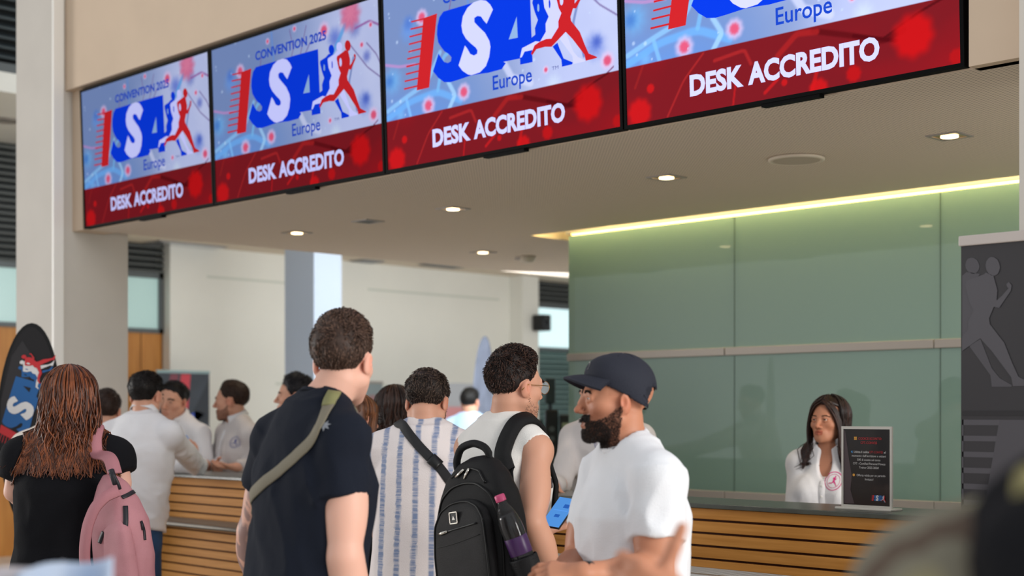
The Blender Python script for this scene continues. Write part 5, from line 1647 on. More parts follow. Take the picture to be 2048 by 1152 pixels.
emblem(p, 1667, 962, np.stack([-p.Rt[:, 0], p.Rt[:, 2], p.Rt[:, 1]], 1), .085, EMB_PINK)
p.long_hair('#1d0e0a', length=.22, n=640, wave=.010, freq=26, vol=.024, face=66, r=.0036, color2='#32180f', spread=.022, clear=p.shirt_f, seed=8, locks=.3)
p.trousers(M_darktr)
woman = p

# --- others in the queue
p = Person('woman with smooth light brown hair and dark-rimmed glasses, behind the dark-teed man', (716, 840, 6.3), hy=-48, hp=-4, ty=-30, lean=.05, sc=.93, fem=True, skin='warm', hf=.02)
p.arm('R', cp(694, 940, 6.15), cp(715, 990, 6.35))
p.make_body(hstep=.004); p.eyes(); p.brows('#4a2a18')
p.shirt(M_blacktee, 'tee', hem=-.1, ease=.014, frac=.5, base=.010, bust=.01)
p.long_hair('#57311b', length=.16, n=300, wave=.003, vol=.012, face=50, r=.0042, color2='#7a4a2a', spread=.004, clear=p.shirt_f)
gl = MB()
for x in (-1, 1):
    gl.tube([Vector(p.H((x * .033 + .025 * math.cos(a), .110, .005 + .020 * math.sin(a))) - p.base) for a in np.linspace(0, 2 * math.pi, 21)], .0022, 6, False)
    gl.tube([Vector(p.H(q) - p.base) for q in ((x * .058, .106, .010), (x * .0795, .03, .010), (x * .082, -.02, .004))], .0022, 6)
gl.build('glasses', M_black, p.root, True)
p.trousers(M_darktr)

p = Person('woman with wavy dark brown hair, head turned from us, left of the striped shirt', (784, 822, 7.0), hy=58, hp=-2, ty=40, lean=.04, sc=.95, fem=True, skin='warm', hf=.02)
p.make_body(hstep=.004); p.eyes(); p.brows('#1d120d')
p.shirt(M_blacktee, 'tee', hem=-.1, ease=.014, frac=.5, base=.010, bust=.01)
p.long_hair('#22120c', length=.22, n=360, wave=.010, freq=40, vol=.020, face=52, r=.0046, color2='#3a2014', spread=.012, clear=p.shirt_f, seed=12)
p.trousers(M_greytr)

p = Person('dark-haired person between the red-haired woman and the white-shirted man', (213, 826, 8.4), hy=8, hp=-10, ty=5, lean=.08, sc=.97, skin='warm')
p.make_body(hstep=.0045); p.eyes(); p.brows('#20140f')
p.shirt(M_shirt2, 'shirt', hem=-.1, ease=.014, frac=.6, base=.012)
p.short_hair('#2a1a13', n=1800, nape=-.01, top=.026)
p.trousers(M_greytr)

p = Person('person in a cream shirt mostly hidden behind the red-haired woman', (128, 806, 6.7), hy=10, hp=-6, ty=4, lean=.05, sc=.99, skin='light')
p.arm('L', cp(52, 985, 6.7), cp(80, 1030, 6.9))
p.make_body(hstep=.0045); p.eyes(); p.brows()
p.shirt(cloth('cream_cloth', '#ddd0c4'), 'shirt', hem=-.1, ease=.014, frac=.6, base=.011)
p.short_hair('#3a281d', n=1500)
p.trousers(M_greytr)

p = Person('far visitor in a light blue shirt beside the grey feather flag', (940, 806, 13.0), hy=-20, hp=-4, ty=-10, lean=.05, sc=1.0, skin='warm')
p.make_body(hstep=.006, base=.014); p.eyes(); p.brows()
p.shirt(M_skyblue, 'shirt', hem=-.1, ease=.016, frac=.8, base=.014)
p.short_hair('#0f0d0c', n=900)
p.trousers(M_greytr)

# --- blurred onlooker at the near right, raising a hand
def camo():
    m = cloth('camouflage_cloth', '#6e6a55', 0.9)
    nt = m.node_tree; L = nt.links.new; b = nt.nodes['Principled BSDF']
    tc = nt.nodes.new('ShaderNodeTexCoord'); n = nt.nodes.new('ShaderNodeTexNoise'); n.inputs['Scale'].default_value = 15; n.inputs['Detail'].default_value = 1.5
    L(tc.outputs['Object'], n.inputs['Vector'])
    cr = nt.nodes.new('ShaderNodeValToRGB'); cr.color_ramp.interpolation = 'CONSTANT'
    e = cr.color_ramp.elements
    e[0].position = 0; e[0].color = lin('#5a4a3e') + (1,)
    e[1].position = .40; e[1].color = lin('#7b7565') + (1,)
    x = e.new(.56); x.color = lin('#8c8468') + (1,)
    x = e.new(.66); x.color = lin('#686252') + (1,)
    L(n.outputs['Fac'], cr.inputs[0])
    L(cr.outputs[0], b.inputs['Base Color'])
    return m
p = Person('blurred nearest person at the right in an olive camouflage jacket with long black hair', (2310, 712, 1.22), hy=15, hp=0, ty=18, lean=.03, sc=1.0, skin='tan', tw=.222)
p.arm('L', cp(1600, 1520, 1.6), cp(1378, 1228, 1.86), hd=(-.90, .12, .42), hn=(0, 1, 0), curl=1.05, fine=True, thumb=(.05, 1.0, .1))
p.make_body(); p.eyes(); p.brows('#120c0a')
p.shirt(camo(), 'jacket', hem=-.12, ease=.026, sleeve='long', amp=.008, base=.011, loose=.01)
p.short_hair('#0d0b0c', n=800)
f = Field()
for a_, b_, r_ in ((cp(2040, 1060, 1.16), cp(2150, 1010, 1.12), .036), (cp(2060, 1040, 1.10), cp(2190, 1070, 1.04), .044), (cp(2050, 1130, 1.08), cp(2160, 1160, 1.0), .050)): f.add(Cone(a_, b_, r_, r_ * 1.2), .03)
f.disp = lambda x, y, z: .008 * vnoise(x * 40, y * 40, z * 40, 51)
V, Q = mesh_field(f, .010); p.put('hood', V, Q, M_blacktee)
p.put('hood_lining', *mesh_field(Field().add(Ell(cp(2052, 985, 1.03), (.010, .010, .022))), .006), mat('hood_lining', '#8a8258', 0.8))
p.trousers(M_darktr)
onl = p
bag = empty('shopping_backpack', p.root.location, math.pi / 4, 'blurred black backpack on the camouflage jacket at the near right', 'backpack')
f = Field(); f.add(RBox(p.T(0, -.25, -.24), (.16, .10, .22), .06, p.Rt)); V, Q = mesh_field(f, .014); p.put('pack', V, Q, M_blackweb, bag)
for x in (-1, 1):
    p.ribbon('strap', p.shirt_f, [p.T(x * .11, -.16, -.12), p.T(x * .105, -.10, -.03), p.T(x * .105, 0, .02), p.T(x * .11, .1, -.06), p.T(x * .12, .14, -.2)], .06, M_blackweb, .01, .004, bag, 30)

# --- reader off the left edge whose folded paper reaches into view
p = Person('person at the left edge holding up a folded blue and white leaflet', (-420, 640, 1.62), hy=-10, hp=-20, ty=-20, lean=.03, sc=1.0, skin='tan')
p.arm('R', cp(-110, 1560, 1.62), cp(-70, 1390, 1.80), hd=(.55, .15, .8), hn=(.1, .9, .1), curl=.6)
p.arm('L', cp(-520, 1480, 1.8), cp(-330, 1290, 1.98))
p.make_body(hstep=.005, base=.011); p.eyes(); p.brows()
p.shirt(M_skyblue, 'shirt', hem=-.1, ease=.016, frac=.6, base=.012)
p.short_hair('#20150f', n=900)
p.trousers(M_jeans)
reader = p
# ------------------------------------------------------------------ things carried and standing about
class Prop:
    """a thing described in the camera frame; its root stands at its base"""
    def __init__(s, name, label, cat, at, R=None, group=None):
        s.base = np.array(at, float); s.R = np.eye(3) if R is None else np.asarray(R, float)
        s.root = empty(name, cam_to_world(*s.base), math.pi / 4, label, cat, group)
    def G(s, x, y, z): return s.base + s.R @ np.array([x, y, z], float)
    def L(s, x, y, z): return Vector(s.R @ np.array([x, y, z], float))
    def put(s, name, V, Q, m, parent=None, smooth=True, T=None):
        return link(name, np_mesh(name, np.asarray(V) - s.base, Q, T), m, parent if parent is not None else s.root, smooth)
    def tube(s, name, P, r, m, parent=None, n=8, smooth=True):
        return MB().tube([Vector(np.asarray(q) - s.base) for q in P], r, n).build(name, m, parent or s.root, smooth)
    ribbon = Person.ribbon
def dense(P, n):
    P = np.asarray(P, float); t = np.linspace(0, len(P) - 1, n)
    Q = np.stack([np.interp(t, np.arange(len(P)), P[:, i]) for i in range(P.shape[1])], 1)
    for _ in range(3): Q[1:-1] = (Q[:-2] + 2 * Q[1:-1] + Q[2:]) / 4
    return Q

# --- black backpack
M_nylon = mat('black_nylon', '#0c0b0d', 0.6, spec=.3, bump=0.35, bscale=600)
M_nylon2 = mat('black_nylon_panel', '#100e10', 0.55, spec=.3, bump=0.3, bscale=500)
M_piping = mat('piping', '#060607', 0.45, spec=.3)
M_chrome = mat('chrome', '#d8d2c8', 0.18, 1.0)
M_mesh_pocket = mat('pocket_mesh', '#101013', 0.7)
th = math.radians(47)
o_ = np.array([-math.sin(th), -math.cos(th), 0]); r_ = np.array([math.cos(th), -math.sin(th), 0])
ro = math.radians(9)
up_ = np.array([0, 0, 1.]) * math.cos(ro) - r_ * math.sin(ro); rr_ = r_ * math.cos(ro) + np.array([0, 0, 1.]) * math.sin(ro)
Rp = np.stack([rr_, -o_, up_], 1)
pk = Prop('backpack', 'black nylon backpack with metal badge, worn by the man in the sleeveless top', 'backpack', cp(924, 1082, 4.42) - o_ * .082, Rp)
body = Field()
body.add(Loft(pk.G(0, 0, 0), Rp, [-.25, -.235, -.1, .06, .14, .20, .245, .262], [.148, .170, .178, .172, .152, .122, .078, .03], [.060, .072, .076, .072, .066, .054, .036, .016], None, [0, 0, 0, .002, .008, .014, .022, .026], 3.0), .015)
body.disp = lambda x, y, z: .0035 * vnoise(x * 24, y * 24, z * 18, 21)
V, Q = mesh_field(body, .006); pk.put('main_compartment', V, Q, M_nylon)
poc = Field()
poc.add(Loft(pk.G(0, -.070, 0), Rp, [-.235, -.22, -.05, .05, .095, .122, .132], [.115, .136, .136, .130, .108, .066, .02], [.028, .034, .034, .031, .026, .02, .01], None, [0, 0, 0, .004, .008, .014, .02], 3.2), .012)
poc.disp = lambda x, y, z: .002 * vnoise(x * 30, y * 30, z * 24, 22)
V, Q = mesh_field(poc, .006); po_ = pk.put('front_pocket', V, Q, M_nylon2)
def on_pack(fld, pts, off=.001):
    P = np.array([pk.G(x, -.3, z) for x, z in pts]); return fld.shoot(P, np.tile(o_ * -1, (len(P), 1)), off, 120)
arch = [(-.135, -.21), (-.140, -.05), (-.134, .06), (-.108, .135), (-.055, .172), (0, .180), (.055, .172), (.108, .135), (.134, .06), (.140, -.05), (.135, -.21)]
pk.tube('piping', on_pack(body, dense([(x*1.1, z) for x, z in arch], 60)), .0042, M_piping)
arch2 = [(-.112, -.20), (-.112, -.04), (-.104, .055), (-.080, .098), (-.04, .118), (0, .122), (.04, .118), (.080, .098), (.104, .055), (.112, -.04), (.112, -.20)]
pk.tube('pocket_zipper', on_pack(poc, dense([(x*1.1, z) for x, z in arch2], 60)), .0034, M_piping, po_)
top = [(-.07, .205), (-.03, .222), (.02, .224), (.062, .210), (.095, .17)]
pk.tube('main_zipper', on_pack(body, dense(top, 30)), .0040, M_piping)
slit = on_pack(poc, dense([(-.085, .030), (-.03, .036), (.03, .042), (.088, .048)], 24), .0005)
pk.tube('slit_zipper', slit, .0032, mat('zip_black', '#050506', 0.4), po_)
seam = on_pack(poc, dense([(-.100, -.012), (-.03, -.008), (.03, .0), (.1, .012)], 24), .0002)
pk.tube('pocket_seam', seam, .0013, M_piping, po_)
def pull(name, p, d, ln, parent):
    d = unit(d); MBx = MB()
    a = Vector(p - pk.base)
    MBx.tube([a, a + Vector(d) * ln * .3, a + Vector(d) * ln], [.0042, .0052, .0036], 8)
    return MBx.build(name, M_chrome, parent, True)
pull('zipper_pull', slit[0] + o_ * .004, slit[8] - slit[0], .042, po_)
q = on_pack(body, [(-.012, .224), (.012, .224)], .006)
pull('zipper_pull', q[0], -up_ * .5 - rr_ * .7 + o_ * .3, .038, pk.root); pull('zipper_pull', q[1], -up_ * .8 - rr_ * .4 + o_ * .3, .036, pk.root)
q = on_pack(body, [(-.135, -.06), (-.128, -.10)], .006)
pull('zipper_pull', q[0], -up_, .036, pk.root); pull('zipper_pull', q[1], -up_ + rr_ * .2, .042, pk.root)
bd = on_pack(poc, [(-.012, .074)], .001)[0] - pk.base
Mb = Matrix([[rr_[0], up_[0], o_[0], bd[0]], [rr_[1], up_[1], o_[1], bd[1]], [rr_[2], up_[2], o_[2], bd[2]], [0, 0, 0, 1]])
b = MB(); s_ = .019; t_ = .0035
for a_, c_ in (((-s_, -s_, 0), (s_, -s_ + t_, .005)), ((-s_, s_ - t_, 0), (s_, s_, .005)), ((-s_, -s_, 0), (-s_ + t_, s_, .005)), ((s_ - t_, -s_, 0), (s_, s_, .005))): b.box(a_, c_, .0008, Mb)
bo = b.build('badge', M_chrome, po_)
MB().box((-s_ + t_, -s_ + t_, 0), (s_ - t_, s_ - t_, .003), 0, Mb).build('badge_plate', M_piping, bo)
tr = MB(); tr.poly([(-.007, -.006), (.007, -.006), (0, .007)], lambda u, v, w: Mb @ Vector((u, v, .003 + w)), .0012); tr.build('badge_mark', mat('badge_mark', '#8d8a86', 0.3, 0.8), bo)
# handle and shoulder straps
hd_ = dense([pk.G(-.085, .012, .200), pk.G(-.092, .006, .255), pk.G(-.06, .004, .300), (pk.G(0, .010, .308)), pk.G(.045, .02, .285), pk.G(.062, .024, .235)], 26)
h = MB()
for i in range(len(hd_) - 1): pass
h.tube([Vector(q - pk.base) for q in hd_], [.008] * 3 + [.0125] * 20 + [.008] * 3, 10); h.build('handle', M_nylon, pk.root, True)
T = tank
st = [pk.G(.055, .05, .20), cp(988, 898, 4.56), cp(1008, 872, 4.62), cp(1034, 852, 4.68), cp(1060, 842, 4.70), T.T(.118, .06, -.02), T.T(.125, .12, -.13), T.T(.13, .10, -.28)]
pk.ribbon('shoulder_strap', T.shirt_f, st, .058, M_nylon, .012, .003, pk.root, 60)
# side pocket holding the bottle
ax = unit(np.array([-.36, -.02, .93]))
bc = cp(1029, 1070, 4.31)
sp_ = Field(); fz = frame_z(ax)
sp_.add(Loft(bc, fz, [-.135, -.12, -.07], [.036, .043, .0445], [.036, .043, .0445], None, None, 2.0), .01)
sp_.cut(Loft(bc, fz, [-.113, -.06], [.0385, .0400], [.0385, .0400], None, None, 2.0), .003)
V, Q = mesh_field(sp_, .0035); pk.put('side_pocket', V, Q, M_mesh_pocket)
# bottle
bo = Prop('drink_bottle', 'clear plastic cola bottle with purple label in the side pocket of the black backpack', 'bottle', bc, fz)
Mz = Matrix.Scale(1.1, 4) @ Matrix([[fz[0, 0], fz[0, 1], fz[0, 2], 0], [fz[1, 0], fz[1, 1], fz[1, 2], 0], [fz[2, 0], fz[2, 1], fz[2, 2], 0], [0, 0, 0, 1]])
M_pet = mat('clear_plastic', '#f2f2f4', 0.04, trans=0.97, ior=1.1)
MB().lathe([(.020, -.100), (.029, -.101), (.0325, -.092), (.032, -.06), (.0315, -.055), (.0315, -.002), (.0325, .004), (.0322, .03), (.028, .055), (.020, .078), (.0125, .094), (.0118, .104)], Mz, 32).build('bottle', M_pet, bo.root, True)
MB().lathe([(.018, -.098), (.0275, -.0985), (.0305, -.090), (.0300, -.005), (.0305, .004), (.0300, .03), (.0262, .053), (.022, .066)], Mz, 28).build('drink', mat('cola', '#20100c', 0.08), bo.root, True)
MB().lathe([(.0322, -.055), (.0326, -.054), (.0326, -.006), (.0322, -.005)], Mz, 32).build('bottle_label', mat('label_purple', '#4a2a5c', 0.35), bo.root, True)
cpm = MB(); cpm.lathe([(.0148, .100), (.0150, .102), (.0148, .117), (.012, .119)], Mz, 24); cpm.build('cap', mat('cap_pink', '#d0527f', 0.4), bo.root, True)
# dark pouch clipped on the chest strap
f = Field(); f.add(Cone(cp(1084, 945, 4.66), cp(1098, 962, 4.64), .015, .010), .01); f.add(Cone(cp(1098, 962, 4.64), cp(1102, 973, 4.64), .009, .007), .01)
V, Q = mesh_field(f, .004); pk.put('strap_end', V, Q, mat('strap_end', '#1d1a26', 0.6))

# --- phone
Lx = unit([.46, .66, .58]); Wx_ = unit([.83, -.50, -.12]); Wx_ = unit(Wx_ - Lx * (Wx_ @ Lx)); Nx = np.cross(Wx_, Lx)
if Nx[1] > 0: Nx = -Nx
ph = Prop('smartphone', 'smartphone with a blue screen in the hand of the man in the sleeveless top', 'phone', PH, np.stack([Wx_, Lx, Nx], 1))
Mp = Matrix([list(ph.R[0]) + [0], list(ph.R[1]) + [0], list(ph.R[2]) + [0], [0, 0, 0, 1]])
MB().box((-.036, -.074, -.004), (.036, .074, .004), .003, Mp).build('case', M_black, ph.root)
MB().box((-.0335, -.071, .004), (.0335, .071, .0046), 0, Mp).build('screen', emat('phone_blue', '#5393dd', 1.0), ph.root)
mk = emat('phone_ink', '#2b5fb4', 1.0)
MB().box((.002, .022, .0046), (.022, .040, .0049), 0, Mp).build('screen_tile', mk, ph.root)
MB().box((-.008, -.026, .0046), (.010, -.012, .0049), 0, Mp).build('screen_tile', mk, ph.root)
MB().box((-.026, .006, .0046), (.026, .010, .0049), 0, Mp).build('screen_line', emat('phone_line', '#5b9cf0', 1.0), ph.root)

# --- pink backpack
M_pink = mat('pink_nylon', '#b97f86', 0.65, var=0.08, vscale=12, bump=0.3, bscale=450)
M_pink2 = mat('pink_webbing', '#b0757c', 0.75, bump=0.3, bscale=500)
zt = unit([-.13, 0, 1]); a_ = unit([.80, -.60, .10]); a_ = unit(a_ - zt * (a_ @ zt)); b_ = np.cross(zt, a_)
Rk = np.stack([a_, b_, zt], 1)
pp = Prop('backpack', 'pink backpack hanging from the shoulder of the woman with red hair', 'backpack', cp(243, 1072, 5.08), Rk)
f = Field()
f.add(Loft(pp.base, Rk, [-.215, -.20, -.08, .05, .13, .19, .225], [.075, .105, .122, .115, .088, .052, .02], [.055, .075, .084, .080, .062, .036, .016], [.0, 0, .004, 0, -.012, -.022, -.03], None, 2.4), .02)
f.disp = lambda x, y, z: .007 * vnoise(x * 22, y * 22, z * 11, 31) + .003 * vnoise(x * 55, y * 55, z * 30, 33)
V, Q = mesh_field(f, .0065); pp.put('main_compartment', V, Q, M_pink); pp.shirt_f = f
g = Field(); g.add(Loft(pp.base + Rk @ np.array([.055, -.058, -.06]), Rk, [-.13, -.11, .0, .09, .12], [.045, .064, .07, .058, .03], [.022, .030, .034, .028, .012], None, None, 2.6), .015)
g.disp = lambda x, y, z: .005 * vnoise(x * 26, y * 26, z * 16, 35)
V, Q = mesh_field(g, .0065); pk2 = pp.put('front_pocket', V, Q, M_pink)
M_zip = mat('zip_dark', '#1e1d24', 0.5)
def front(fl, pts, off=.001):
    eye = np.array([0, 0, HC]); P = np.array([cp(x, y, 5.0) for x, y in pts]); D = P - eye
    return fl.shoot(P - D / np.linalg.norm(D, axis=1, keepdims=True) * .5, D, off, 120)
def zipline(name, pts, w, parent=None):
    P = front(f, dense(pts, 24), .002); return pp.ribbon(name, f, P, w, M_zip, .003, .0015, parent, 24)
zipline('zipper', [(251, 1012), (252, 1040), (250, 1070), (244, 1095), (238, 1118)], .018)
zipline('zipper', [(282, 1042), (288, 1058), (290, 1080)], .010)
zipline('top_opening', [(244, 995), (256, 990), (268, 983)], .016)
zipline('side_opening', [(207, 1064), (203, 1074), (199, 1086)], .016)
zz_ = front(f, [(238, 1118), (243, 1145)], .006); pp.tube('zipper_pull', zz_, .0045, M_zip)
zz_ = front(f, [(283, 1042), (286, 1060)], .006); pp.tube('zipper_pull', zz_, .004, M_zip)
# carrying strap over the shoulder, and the loose strap hanging in a loop
rs = red
near = rs.shirt_f.snap(dense([rs.T(.085, .12, -.12), rs.T(.092, .06, -.01), rs.T(.095, .0, .02), rs.T(.100, -.06, -.03), rs.T(.112, -.09, -.09)], 26), .006)[0]
far_ = dense([near[-1], cp(220, 912, 5.07), cp(226, 932, 5.03), cp(230, 948, 5.0)], 14)[1:]
pp.ribbon('carrying_strap', rs.shirt_f, np.concatenate([near, far_]), .050, M_pink2, .008, 0, None, 60, False, (.25, -.85, .45))
pp.tube('buckle', dense([cp(222, 940, 5.0), cp(227, 955, 4.99), cp(231, 968, 5.0)], 8), .011, M_zip)
pp.tube('strap_tail', dense([cp(224, 945, 4.99), cp(236, 965, 4.99), cp(240, 978, 5.0)], 8), .006, M_zip)
lp = dense([cp(236, 982, 4.98), cp(212, 992, 4.96), cp(190, 1015, 4.95), cp(176, 1050, 4.95), cp(170, 1090, 4.96), cp(170, 1130, 4.98), cp(185, 1165, 5.0), cp(212, 1180, 5.02)], 60)
pp.ribbon('loose_strap', f, lp, .042, M_pink2, .008, 0, None, 60, False, (-.25, -.95, .1))

# --- leaflet held up by the reader
M_leaf = mat('leaflet_print', '#a9bfe0', 0.5, var=0.5, vscale=9, color2='#e4ebf5')
lf = Prop('leaflet', 'folded blue and white printed leaflet held up, blurred, at the lower left', 'leaflet', cp(60, 1230, 1.80))
for k, (tl, tr, m_) in enumerate((((-70, 1160), (128, 1114), mat('leaflet_back', '#cfc3bd', 0.6, var=0.15, vscale=14, color2='#b5b4c4')), ((30, 1150), (226, 1106), M_leaf))):
    V = []
    n = 14
    for i in range(n):
        t = i / (n - 1)
        for j, (yb, dd) in enumerate(((0, 0), (180, -.03))):
            x = tl[0] + (tr[0] - tl[0]) * t; y = tl[1] + (tr[1] - tl[1]) * t + yb - (10 * math.sin(t * 5.5) if j == 0 else 0)
            V.append(cp(x + (yb * -.02), y, 1.84 - .03 * k + dd + .03 * math.sin(t * 3)))
    V = np.array(V); V2 = np.concatenate([V, V + np.array([0, .0012, 0])]); N_ = len(V); Q = []
    for i in range(n - 1):
        a, b, c, d = 2 * i, 2 * i + 2, 2 * i + 3, 2 * i + 1
        Q += [(a, b, c, d), (N_ + d, N_ + c, N_ + b, N_ + a), (a, N_ + a, N_ + b, b), (d, c, N_ + c, N_ + d)]
    Q += [(0, 1, N_ + 1, N_), (2 * n - 2, N_ + 2 * n - 2, N_ + 2 * n - 1, 2 * n - 1)]
    lf.put('sheet', V2, Q, m_)
rp = [[.30, .52, .22, .40], [.62, .86, .30, .60], [.40, .58, .55, .8]]
for (u0, u1, v0, v1) in rp:
    P = [cp(30 + 196 * u, 1150 - 44 * u + 180 * v, 1.802 - .03 * v) for u, v in ((u0, v0), (u1, v0), (u1, v1), (u0, v1))]
    lf.put('print', np.array(P), [(0, 1, 2, 3)], mat('leaflet_ink', '#5f86bd', 0.6), None, False)

# --- printed sign on the desk
M_acr = mat('sign_frame', '#c9c4bb', 0.35)
sg = empty('desk_sign', (-2.715, 4.52, 1.13), 0, 'small white-framed black notice in a stand on the desk beside the seated woman', 'sign')
w_, h_ = .205, .298
MB().box((-w_ / 2 - .012, -.03, 0), (w_ / 2 + .012, .05, .008), .002).build('foot', mat('acrylic', '#e0d8cc', 0.2), sg)
fr = MB()
for a, b in (((-w_ / 2, -.004, .008), (w_ / 2, .006, .016)), ((-w_ / 2, -.004, h_ - .008), (w_ / 2, .006, h_ + .002)), ((-w_ / 2, -.004, .016), (-w_ / 2 + .008, .006, h_ - .008)), ((w_ / 2 - .008, -.004, .016), (w_ / 2, .006, h_ - .008))): fr.box(a, b)
fr.build('frame', M_acr, sg)
pa = MB().box((-w_ / 2 + .006, -.001, .012), (w_ / 2 - .006, .003, h_ - .006)).build('poster', mat('poster_black', '#121114', 0.3, coat=.6), sg)
ex = MB(); ex.poly([(-.094, .285), (-.088, .285), (-.072, .18), (-.060, .12), (-.066, .07), (-.05, .02), (-.094, .02)], lambda u, v, w: (u, -.0016, v)); ex.build('poster_shade', mat('poster_brown', '#4a3d40', 0.4), sg)
SX_ = lambda u, v: (u, -.0022, v)
tw_ = mat('poster_text', '#c9c6c4', 0.6); trd = mat('poster_red', '#a3252b', 0.6)
def line_(t, x0, x1, z, hh, m, bold=.0): text_fit('notice_text', t, SX_, x0, x1, z, z + hh, m, sg, bold)
line_('CODICE SCONTO:', -.033, .062, .252, .0085, trd, .02)
line_('CFT-CONV25', -.024, .043, .237, .0085, trd, .02)
line_('Utilizza il codice', -.052, .010, .204, .0078, tw_, .01); line_('CFT-CONV25', .012, .066, .204, .0078, trd, .01); line_('al', .070, .078, .204, .0078, tw_)
line_("momento dell'iscrizione e ottieni", -.060, .078, .190, .0078, tw_)
line_('50€ di sconto sul corso', -.038, .056, .176, .0078, tw_)
line_('CFT - Certified Personal Fitness', -.055, .076, .162, .0078, tw_)
line_('Trainer 2025-2026!', -.030, .050, .148, .0078, tw_)
line_('Offerta valida per un periodo', -.040, .076, .120, .0078, tw_)
line_('limitato!', -.006, .028, .106, .0078, tw_)
ic = MB()
for a, b in ((-.048, .252), (-.042, .252), (-.048, .258), (-.042, .258)): ic.box((a - .0026, -.0024, b - .001), (a + .0026, -.002, b + .0042))
ic.build('gift_symbol', mat('icon_gold', '#d99a3a', 0.5), sg)
ic = MB(); ic.poly([(-.064, .208), (-.058, .213), (-.056, .203), (-.060, .204)], lambda u, v, w: (u, -.0022, v)); ic.build('megaphone_symbol', mat('icon_blue', '#3f86c0', 0.5), sg)
ic = MB(); ic.poly([(-.052 + .005 * math.cos(t), .124 + .005 * math.sin(t)) for t in np.linspace(0, 6.28, 12, endpoint=False)], lambda u, v, w: (u, -.0022, v)); ic.build('hand_symbol', mat('icon_gold', '#d99a3a', 0.5), sg)
PM = dict(red=mat('print_red', '#c02a30', 0.5), blue=mat('print_blue', '#1d5a96', 0.5), white=mat('print_white', '#d5d3d2', 0.5), hole=mat('print_dark', '#1b1a1d', 0.5))
logo(sg, lambda u, v, l: (.012 + u * .074, -.0018 - .0003 * l, .012 + v * .052), PM)

# --- feather flag beside the left pillar
M_flag = mat('flag_black', '#1d1b1d', 0.75, bump=0.1, bscale=30)
M_flag2 = mat('flag_border', '#0c0c0d', 0.7)
def flag_outline(hw, hh, n=40, lean=.0, base=.35):
    P = []
    for a in np.linspace(0, 2 * math.pi, n, endpoint=False):
        v = math.sin(a); w = hw * math.cos(a) * (1 - .25 * max(0, -v))
        P.append((w + lean * v * hh, v * hh))
    return P
fl = Prop('feather_flag', 'black feather flag with running-figure logo beside the left pillar', 'flag', np.array([cp(58, 850, 7.25)[0], 7.25, 0.0]))
cz = cp(58, 850, 7.25)[2]
fw = lambda u, v, w: Vector((u, -w, cz + v))
fb = MB(); fb.poly(flag_outline(.165, .52, 44, .03), fw, .006); fb.build('flag_edge', M_flag2, fl.root)
fb = MB(); fb.poly(flag_outline(.150, .50, 44, .03), lambda u, v, w: fw(u, v, .0065 + w), .002); fb.build('flag_cloth', M_flag, fl.root)
fb = MB(); fb.poly([(-.14, .12), (-.085, .35), (-.03, .43), (.02, .35), (-.02, .1), (-.1, -.05), (-.145, -.06)], lambda u, v, w: fw(u, v, .0095)); fb.build('flag_panel', mat('flag_grey', '#2f2d2f', 0.75), fl.root)
sc_ = 145 / (F / 7.25); eu = np.array([47, 155]) / 162; ev = np.array([-eu[1], eu[0]])
org = np.array([(28 - 58) / (F / 7.25), (850 - 872) / (F / 7.25)])
def lf_(u, v, l):
    q = org + eu * (u - .20) * 1.72 * sc_ + ev * (v - .60) * sc_
    return fw(q[0], q[1], .0098 + .0012 * l)
logo(fl.root, lf_, dict(red=PM['red'], blue=PM['blue'], white=PM['white'], hole=M_flag))
MB().tube([Vector((-.0, .012, .02)), Vector((-.05, .012, cz - .45)), Vector((-.12, .010, cz - .2))], .010, 8).build('pole', M_black, fl.root, True)
MB().lathe([(.17, 0), (.17, .02), (.05, .035), (.02, .06)], None, 28).build('base', M_black, fl.root, True)

# far grey flag seen almost edge-on
fl = Prop('feather_flag', 'pale grey feather flag seen nearly edge-on in front of the far white wall', 'flag', np.array([cp(966, 850, 14.0)[0], 14.0, 0.0]))
cz = cp(966, 790, 14.0)[2]; ca, sa = math.cos(1.27), math.sin(1.27)
fw2 = lambda u, v, w: Vector((u * ca - w * sa + v * .042, u * sa + w * ca, cz + v))
fb = MB(); fb.poly(flag_outline(.30, .58, 44, .0), fw2, .006); fb.build('flag_cloth', mat('flag_pale', '#6c7385', 0.7, var=.2, vscale=5), fl.root)
fb = MB(); fb.poly([(-.1, .1), (.12, .18), (.1, .0), (-.12, -.1)], lambda u, v, w: fw2(u, v, .0075)); fb.build('flag_print', mat('flag_print_blue', '#6a7fa8', 0.7), fl.root)
fb = MB(); fb.poly([(-.1, -.14), (.1, -.06), (.08, -.16), (-.1, -.22)], lambda u, v, w: fw2(u, v, .0075)); fb.build('flag_print', mat('flag_print_red', '#a8606a', 0.7), fl.root)
MB().tube([fw2(.0, -.60, -.006), Vector((-.02, 0, .03))], .012, 8).build('pole', M_alu, fl.root, True)
MB().lathe([(.2, 0), (.2, .02), (.05, .035), (.02, .06)], None, 28).build('base', M_alu, fl.root, True)

